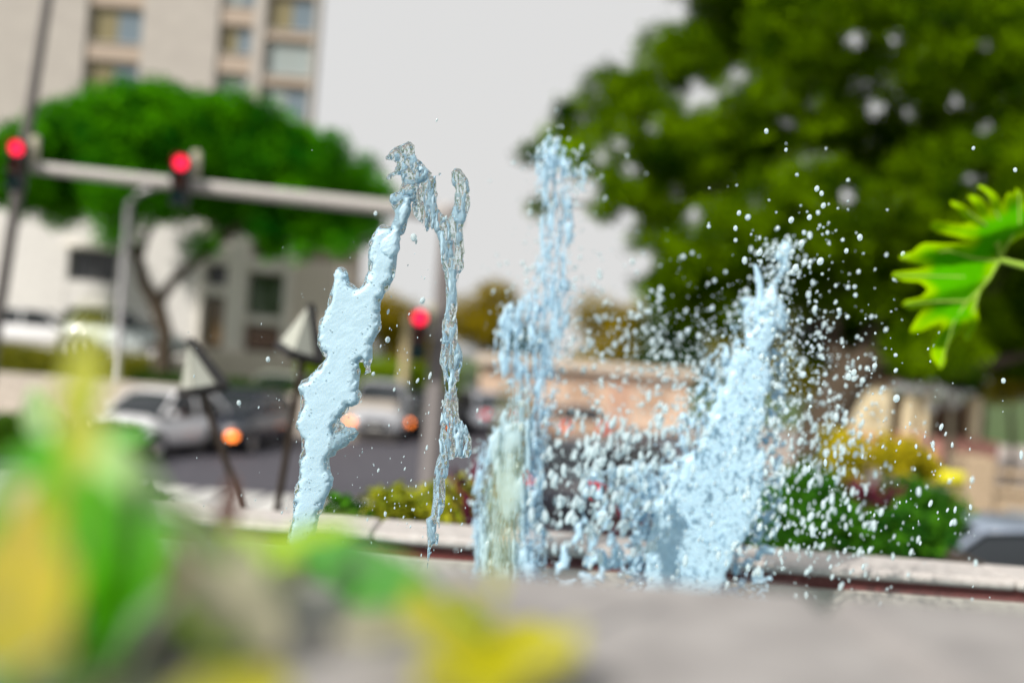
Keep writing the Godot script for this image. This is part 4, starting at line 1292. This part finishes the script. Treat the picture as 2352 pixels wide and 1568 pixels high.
	put("splash_blobs", solid(outline([1335, 1085, 1375, 1068, 1430, 1080, 1480, 1050, 1520, 1050, 1540, 1130, 1520, 1250, 1500, 1400, 1280, 1420, 1260, 1330, 1300, 1250, 1330, 1180]), {"depth": D, "origin": o, "step": 4.0, "round": 16.0, "thick": 0.015, "ragged": 14.0, "rag_freq": 0.05, "bump": 0.003, "stretch": 1.4, "holes": 0.03, "hole_freq": 0.06, "hole_gain": 60.0, "seed": 13}), foam, t)
	put("splash_arm", solid(outline([1455, 1080, 1470, 1052, 1500, 1070, 1520, 1120, 1500, 1200, 1480, 1320, 1440, 1340, 1420, 1290, 1440, 1200, 1410, 1130, 1360, 1105, 1340, 1085, 1370, 1070, 1420, 1090]), {"depth": D + 0.12, "origin": o, "step": 4.0, "round": 14.0, "thick": 0.012, "ragged": 12.0, "seed": 14, "holes": -0.04, "hole_freq": 0.09, "hole_gain": 50.0}), foam, t)


# ---------------------------------------------------------------- drops
func drops() -> void:
	var all := []
	var sprays := [
		[1620, 830, 130, 90, 620, 0.001, 0.0046, 2.22, 0.1], [1450, 790, 110, 90, 300, 0.001, 0.005, 2.34, 0.04],
		[1850, 780, 85, 120, 330, 0.001, 0.004, 1.85, 0.1], [1850, 520, 100, 80, 40, 0.0018, 0.004, 1.75, 0.06],
		[1390, 1130, 100, 90, 420, 0.001, 0.006, 2.1, 0.12], [1890, 1020, 90, 110, 400, 0.001, 0.004, 2.0, 0.12],
		[1270, 760, 60, 180, 320, 0.001, 0.004, 2.3, 0.06], [1680, 1000, 130, 110, 420, 0.0009, 0.004, 2.1, 0.1],
		[1480, 1010, 120, 60, 300, 0.0009, 0.005, 2.2, 0.1], [1850, 1240, 140, 60, 200, 0.001, 0.004, 1.9, 0.1],
		[2080, 980, 120, 170, 90, 0.0008, 0.0026, 1.6, 0.06], [1320, 420, 45, 50, 50, 0.0012, 0.0035, 2.3, 0.05],
		[720, 960, 190, 180, 90, 0.0004, 0.0013, 1.5, 0.03], [960, 900, 60, 230, 55, 0.0006, 0.0022, 1.5, 0.03], [900, 1150, 120, 60, 60, 0.0005, 0.0014, 1.5, 0.03]]
	for s in sprays:
		for i in int(s[4] * 1.25):
			var px: float = s[0] + rng.randfn() * s[2]
			var py: float = s[1] + rng.randfn() * s[3]
			var k := pow(rng.randf(), 3.0)
			var d: float = s[7] + rng.randf_range(-1, 1) * s[8]
			var r: float = lerpf(s[5], s[6] * (1.25 if s[0] > 1200 else 1.0), k)
			var p := W(px, py, d)
			if p.y < 2.32:
				continue
			var l := 1.0 + 0.9 * rng.randf() * rng.randf() + (0.9 if s[0] < 1200 or py > 950 else 0.0)
			all.append([r, p, l, px, py])
	for e in edges:
		for i in e[2]:
			var k: int = rng.randi() % e[0].size()
			var p: Vector2 = e[0][k].lerp(e[0][(k + 1) % e[0].size()], rng.randf()) + Vector2(rng.randfn(), rng.randfn()) * e[3]
			var w := W(p.x, p.y, e[1] + rng.randf_range(-0.06, 0.06))
			if w.y > 2.32:
				all.append([lerpf(0.0009, 0.004, pow(rng.randf(), 2.0)), w, 1.0 + rng.randf(), p.x, p.y])
	# drops picked out one by one in the photograph
	for q in [[1877, 433, 9], [1888, 444, 8], [1892, 472, 9], [1860, 499, 9], [1818, 505, 10], [1698, 489, 8], [1690, 524, 8], [1761, 301, 8], [1806, 344, 6], [1976, 545, 10], [1885, 600, 12], [1842, 558, 11], [1945, 576, 8], [1745, 580, 11], [1828, 615, 12], [857, 858, 6], [862, 490, 7], [2306, 874, 8], [2237, 340, 6], [2333, 390, 7], [970, 690, 10], [2168, 693, 7], [2075, 583, 8], [890, 780, 9], [950, 545, 12], [548, 925, 8], [615, 825, 8], [2060, 915, 12], [1962, 855, 10], [1950, 865, 11], [2010, 840, 9]]:
		all.append([q[2] * (1.6 / F) * 0.62, W(q[0], q[1], 1.6), 1.3, q[0], q[1]])
	all.sort_custom(func(a, b): return a[0] > b[0])
	var ball := SphereMesh.new()
	ball.radius = 1.0
	ball.height = 2.0
	ball.radial_segments = 14
	ball.rings = 8
	var m := mat("drop_water", Color(lin(0.8, 0.95, 1.0), 0.5), 0.05)
	m.refraction_enabled = true
	m.refraction_scale = 0.033
	var places := []
	var colors := []
	for i in all.size():
		var q = all[i]
		var turn := Basis(Vector3.BACK, rng.randf_range(-0.45, 0.15)) * Basis(Vector3.UP, rng.randf() * TAU)
		var x := Transform3D(turn.scaled_local(Vector3(1, q[2], 1) * q[0]), q[1])
		if i < 300:
			var where := "flying against the dark right tree"
			if q[3] < 1180: where = "falling beside the two left jets"
			elif q[3] < 1340: where = "torn off the ragged centre jet"
			elif q[4] > 1000: where = "low round the foot of the right splash"
			elif q[4] < 640: where = "thrown highest above the right splash"
			var o := put("water_drop", ball, m, self, x)
			tag(o, "single white water drop " + where, "water drop", "water drops " + where)
		else:
			places.append(x)
			colors.append(Color.WHITE)
	var mist := spread("water_spray", ball, m, places, colors, self)
	tag(mist, "fine spray of countless white drops round the jets", "spray")


# ---------------------------------------------------------------- the lobed leaf at the right
func lobed_leaf() -> void:
	var D := 1.05
	var t := thing("lobed_leaf_plant", "bright green deeply lobed leaf reaching in from the right", "plant", Vector3(W(2640, 900, D).x, 2.77, -0.5))
	var o := t.position
	var shape := outline([1600, 640, 1640, 560, 1700, 510, 1790, 480, 1830, 420, 1790, 400, 1800, 330, 1760, 300, 1750, 230, 1700, 205, 1660, 180, 1640, 230, 1590, 220, 1560, 260, 1545, 310, 1500, 260, 1440, 165, 1400, 175, 1430, 255, 1460, 350, 1410, 310, 1330, 250, 1285, 255, 1310, 320, 1375, 390, 1260, 330, 1180, 288, 1170, 320, 1220, 365, 1330, 435, 1210, 425, 1090, 412, 1068, 445, 1130, 480, 1230, 515, 1340, 555, 1180, 555, 1060, 545, 1020, 570, 990, 600, 930, 615, 912, 645, 980, 670, 1080, 700, 960, 722, 890, 728, 878, 760, 950, 790, 1030, 800, 1050, 855, 990, 910, 910, 922, 888, 955, 950, 985, 1040, 970, 1000, 1035, 970, 1090, 958, 1130, 1020, 1130, 1080, 1092, 1135, 1075, 1122, 1150, 1130, 1230, 1118, 1300, 1140, 1370, 1180, 1330, 1210, 1260, 1250, 1180, 1282, 1090, 1300, 1130, 1340, 1190, 1370, 1160, 1360, 1080, 1350, 1000, 1370, 920, 1420, 850, 1460, 800, 1500, 740, 1560, 680], 1745.6, 367.5, 0.3515)
	var bend := func(p: Vector2) -> float: return 0.016 * sin((p.x - 2050.0) * 0.011) - 0.01 * cos((p.y - 600.0) * 0.03) + 0.006 * sin(p.y * 0.07 + p.x * 0.02)
	var blade_mesh := solid(shape, {"depth": D, "origin": o, "step": 3.5, "round": 6.0, "thick": 0.0007, "ragged": 1.0, "bump": 0.0012, "bump_freq": 0.03, "bend": bend, "edge_color": Color(0.38, 0.62, 0.0), "core_color": Color(0.08, 0.4, 0.0), "edge_width": 26.0, "seed": 15})
	put("leaf_blade", blade_mesh, leaf_mat("lobed_leaf", Color.WHITE, 0.8, 0.65), t)
	var V := func(zx: float, zy: float) -> Vector3:
		var p := Vector2(1745.6 + zx * 0.3515, 367.5 + zy * 0.3515)
		return W(p.x, p.y, D) - o + Vector3(0, 0, bend.call(p) + 0.001)
	var rib := leaf_mat("leaf_rib", lin(0.28, 0.45, 0.06), 0.4, 0.5, false)
	var p0: Vector3 = V.call(1585.0, 648.0)
	var p1: Vector3 = V.call(2150.0, 815.0)
	var p2 := Vector3(0.01, 0.16, 0.02)
	var pts0 := []
	var rad0 := []
	for i in 25:
		var f := i / 24.0
		pts0.append(p0.bezier_interpolate(p1, p2, Vector3.ZERO, f))
		rad0.append(lerpf(0.0034, 0.006, f))
	put("stalk", tube(pts0, rad0, 8), rib, t)
	# two more leaves of the same plant, farther along their own stalks
	for q in [[2.3, Vector3(0.2, 0.2, 0.1)], [-1.9, Vector3(0.16, 0.1, -0.08)]]:
		var turn := Basis(Vector3.UP, q[0])
		var top: Vector3 = q[1]
		put("leaf_blade", blade_mesh, mats["lobed_leaf"], t, Transform3D(turn, top - turn * p0))
		var pts1 := []
		var rad1 := []
		for i in 13:
			pts1.append(top.bezier_interpolate(top + Vector3(-0.05, 0.05, 0), Vector3(0.02, 0.12, 0), Vector3(0.004, 0, 0), i / 12.0))
			rad1.append(lerpf(0.003, 0.005, i / 12.0))
		put("stalk", tube(pts1, rad1, 8), rib, t)
	for r in [[[1585, 648], [1450, 790], [1300, 930], [1200, 1060], [1142, 1350]], [[1580, 640], [1540, 540], [1520, 400], [1425, 190]], [[1540, 560], [1420, 440], [1200, 310]], [[1560, 660], [1400, 640], [1200, 600], [930, 635]], [[1450, 790], [1250, 770], [900, 750]], [[1300, 930], [1100, 930], [910, 945]], [[1600, 620], [1650, 420], [1680, 220]], [[1380, 860], [1320, 1000], [1340, 1170]]]:
		var pts := []
		var rad := []
		for i in r.size():
			pts.append(V.call(float(r[i][0]), float(r[i][1])))
			rad.append(lerpf(0.0022, 0.0006, float(i) / (r.size() - 1)))
		put("leaf_vein", tube(pts, rad, 6), rib, t)


# ---------------------------------------------------------------- the shrub right before the lens
func near_shrub() -> void:
	struct("planter_soil", box(Vector3(-1.2, 1.3, -0.29), Vector3(0.35, 2.45, 0.02)), mats["soil"])
	var t := thing("variegated_shrub", "blurred shrub of green, yellow and cream leaves at the lower left", "shrub", Vector3(-0.12, 2.45, -0.2))
	var tone := {
		"green": lin(0.06, 0.32, 0.0), "deep": lin(0.04, 0.26, 0.0), "lime": lin(0.3, 0.5, 0.0), "yellow": lin(0.46, 0.37, 0.0), "gold": lin(0.47, 0.45, 0.0),
		"olive": lin(0.36, 0.38, 0.0), "mint": lin(0.4, 0.66, 0.22), "cream": lin(0.42, 0.4, 0.27), "brown": lin(0.07, 0.04, 0.0), "rust": lin(0.08, 0.025, 0.012)}
	var list := [
		# foot x, y, tip x, y, depth, width share, tone
		[40, 1560, 60, 1240, 0.27, 0.6, "yellow"], [130, 1480, 90, 1070, 0.33, 0.55, "green"], [340, 1480, 140, 1130, 0.35, 0.5, "green"], [190, 1390, 70, 1150, 0.36, 0.6, "deep"],
		[370, 1320, 220, 1050, 0.33, 0.5, "mint"], [400, 1450, 250, 1250, 0.34, 0.6, "lime"], [-20, 1640, 70, 1480, 0.3, 0.6, "deep"], [90, 1610, 250, 1480, 0.3, 0.5, "mint"],
		[250, 1620, 300, 1410, 0.38, 0.6, "brown"], [650, 1490, 470, 1330, 0.31, 0.42, "cream"], [600, 1400, 560, 1270, 0.33, 0.4, "cream"], [560, 1500, 420, 1400, 0.3, 0.35, "lime"], [200, 1540, 260, 1380, 0.38, 0.6, "green"],
		[350, 1660, 600, 1545, 0.35, 0.3, "olive"], [480, 1670, 640, 1560, 0.36, 0.4, "gold"], 
		[500, 1430, 610, 1300, 0.34, 0.28, "lime"], 
		[690, 1262, 945, 1402, 0.56, 0.2, "deep"], [1050, 1610, 1150, 1390, 0.37, 0.45, "gold"],
		[1130, 1630, 1170, 1470, 0.36, 0.6, "gold"], [1130, 1440, 1165, 1020, 0.34, 0.05, "olive"], [190, 1110, 180, 800, 0.31, 0.32, "olive"], [150, 1160, 190, 960, 0.36, 0.42, "green"],
		[700, 1300, 550, 1235, 0.42, 0.32, "lime"], [620, 1250, 780, 1210, 0.4, 0.22, "lime"], [515, 1250, 530, 1110, 0.48, 0.22, "rust"], [500, 1300, 430, 1190, 0.4, 0.4, "lime"],
		[110, 1030, 80, 925, 0.5, 0.5, "mint"], [10, 1130, 250, 1010, 0.5, 0.35, "green"], [300, 1130, 90, 1060, 0.48, 0.35, "green"], [0, 1220, 60, 1060, 0.36, 0.5, "deep"], [560, 1480, 470, 1290, 0.38, 0.5, "lime"], [640, 1440, 560, 1330, 0.4, 0.4, "cream"], [760, 1450, 930, 1425, 0.4, 0.35, "cream"], [-30, 1290, 20, 1150, 0.33, 0.5, "cream"], [250, 1500, 300, 1330, 0.33, 0.55, "green"]]
	var stem_m := mat("shrub_stem", lin(0.09, 0.045, 0.02), 0.7)
	for q in list:
		# every leaf stays above the ledge
		var room := func(px: float, py: float) -> float: return minf(q[4] * 1.25, 0.121 * F / maxf(60.0, py - 810.0 - (px - CX) * 0.075))
		var a := W(q[0], q[1], room.call(q[0], q[1]))
		var b := W(q[2], q[3], room.call(q[2], q[3]) + rng.randf_range(-0.02, 0.0))
		var face := Vector3(rng.randf_range(-0.6, 0.3), rng.randf_range(0.2, 0.8), 1.0)
		leaf_at(t, blade("leaf%d" % int(q[5] * 100), q[5], 0.25, 0.12), leaf_mat("near_" + q[6], tone[q[6]], 0.7, 0.35, false), a, b - a, face, a.distance_to(b) * 1.3)
		var root := t.position + Vector3(rng.randf_range(-0.06, 0.06), 0, rng.randf_range(-0.05, 0.02))
		if a.y > 2.47:
			put("stem", tube([root - t.position, (root * 0.55 + a * 0.45) + Vector3(0, 0.01, 0.01) - t.position, a - t.position], [0.0028, 0.0018, 0.0012], 6), stem_m, t)
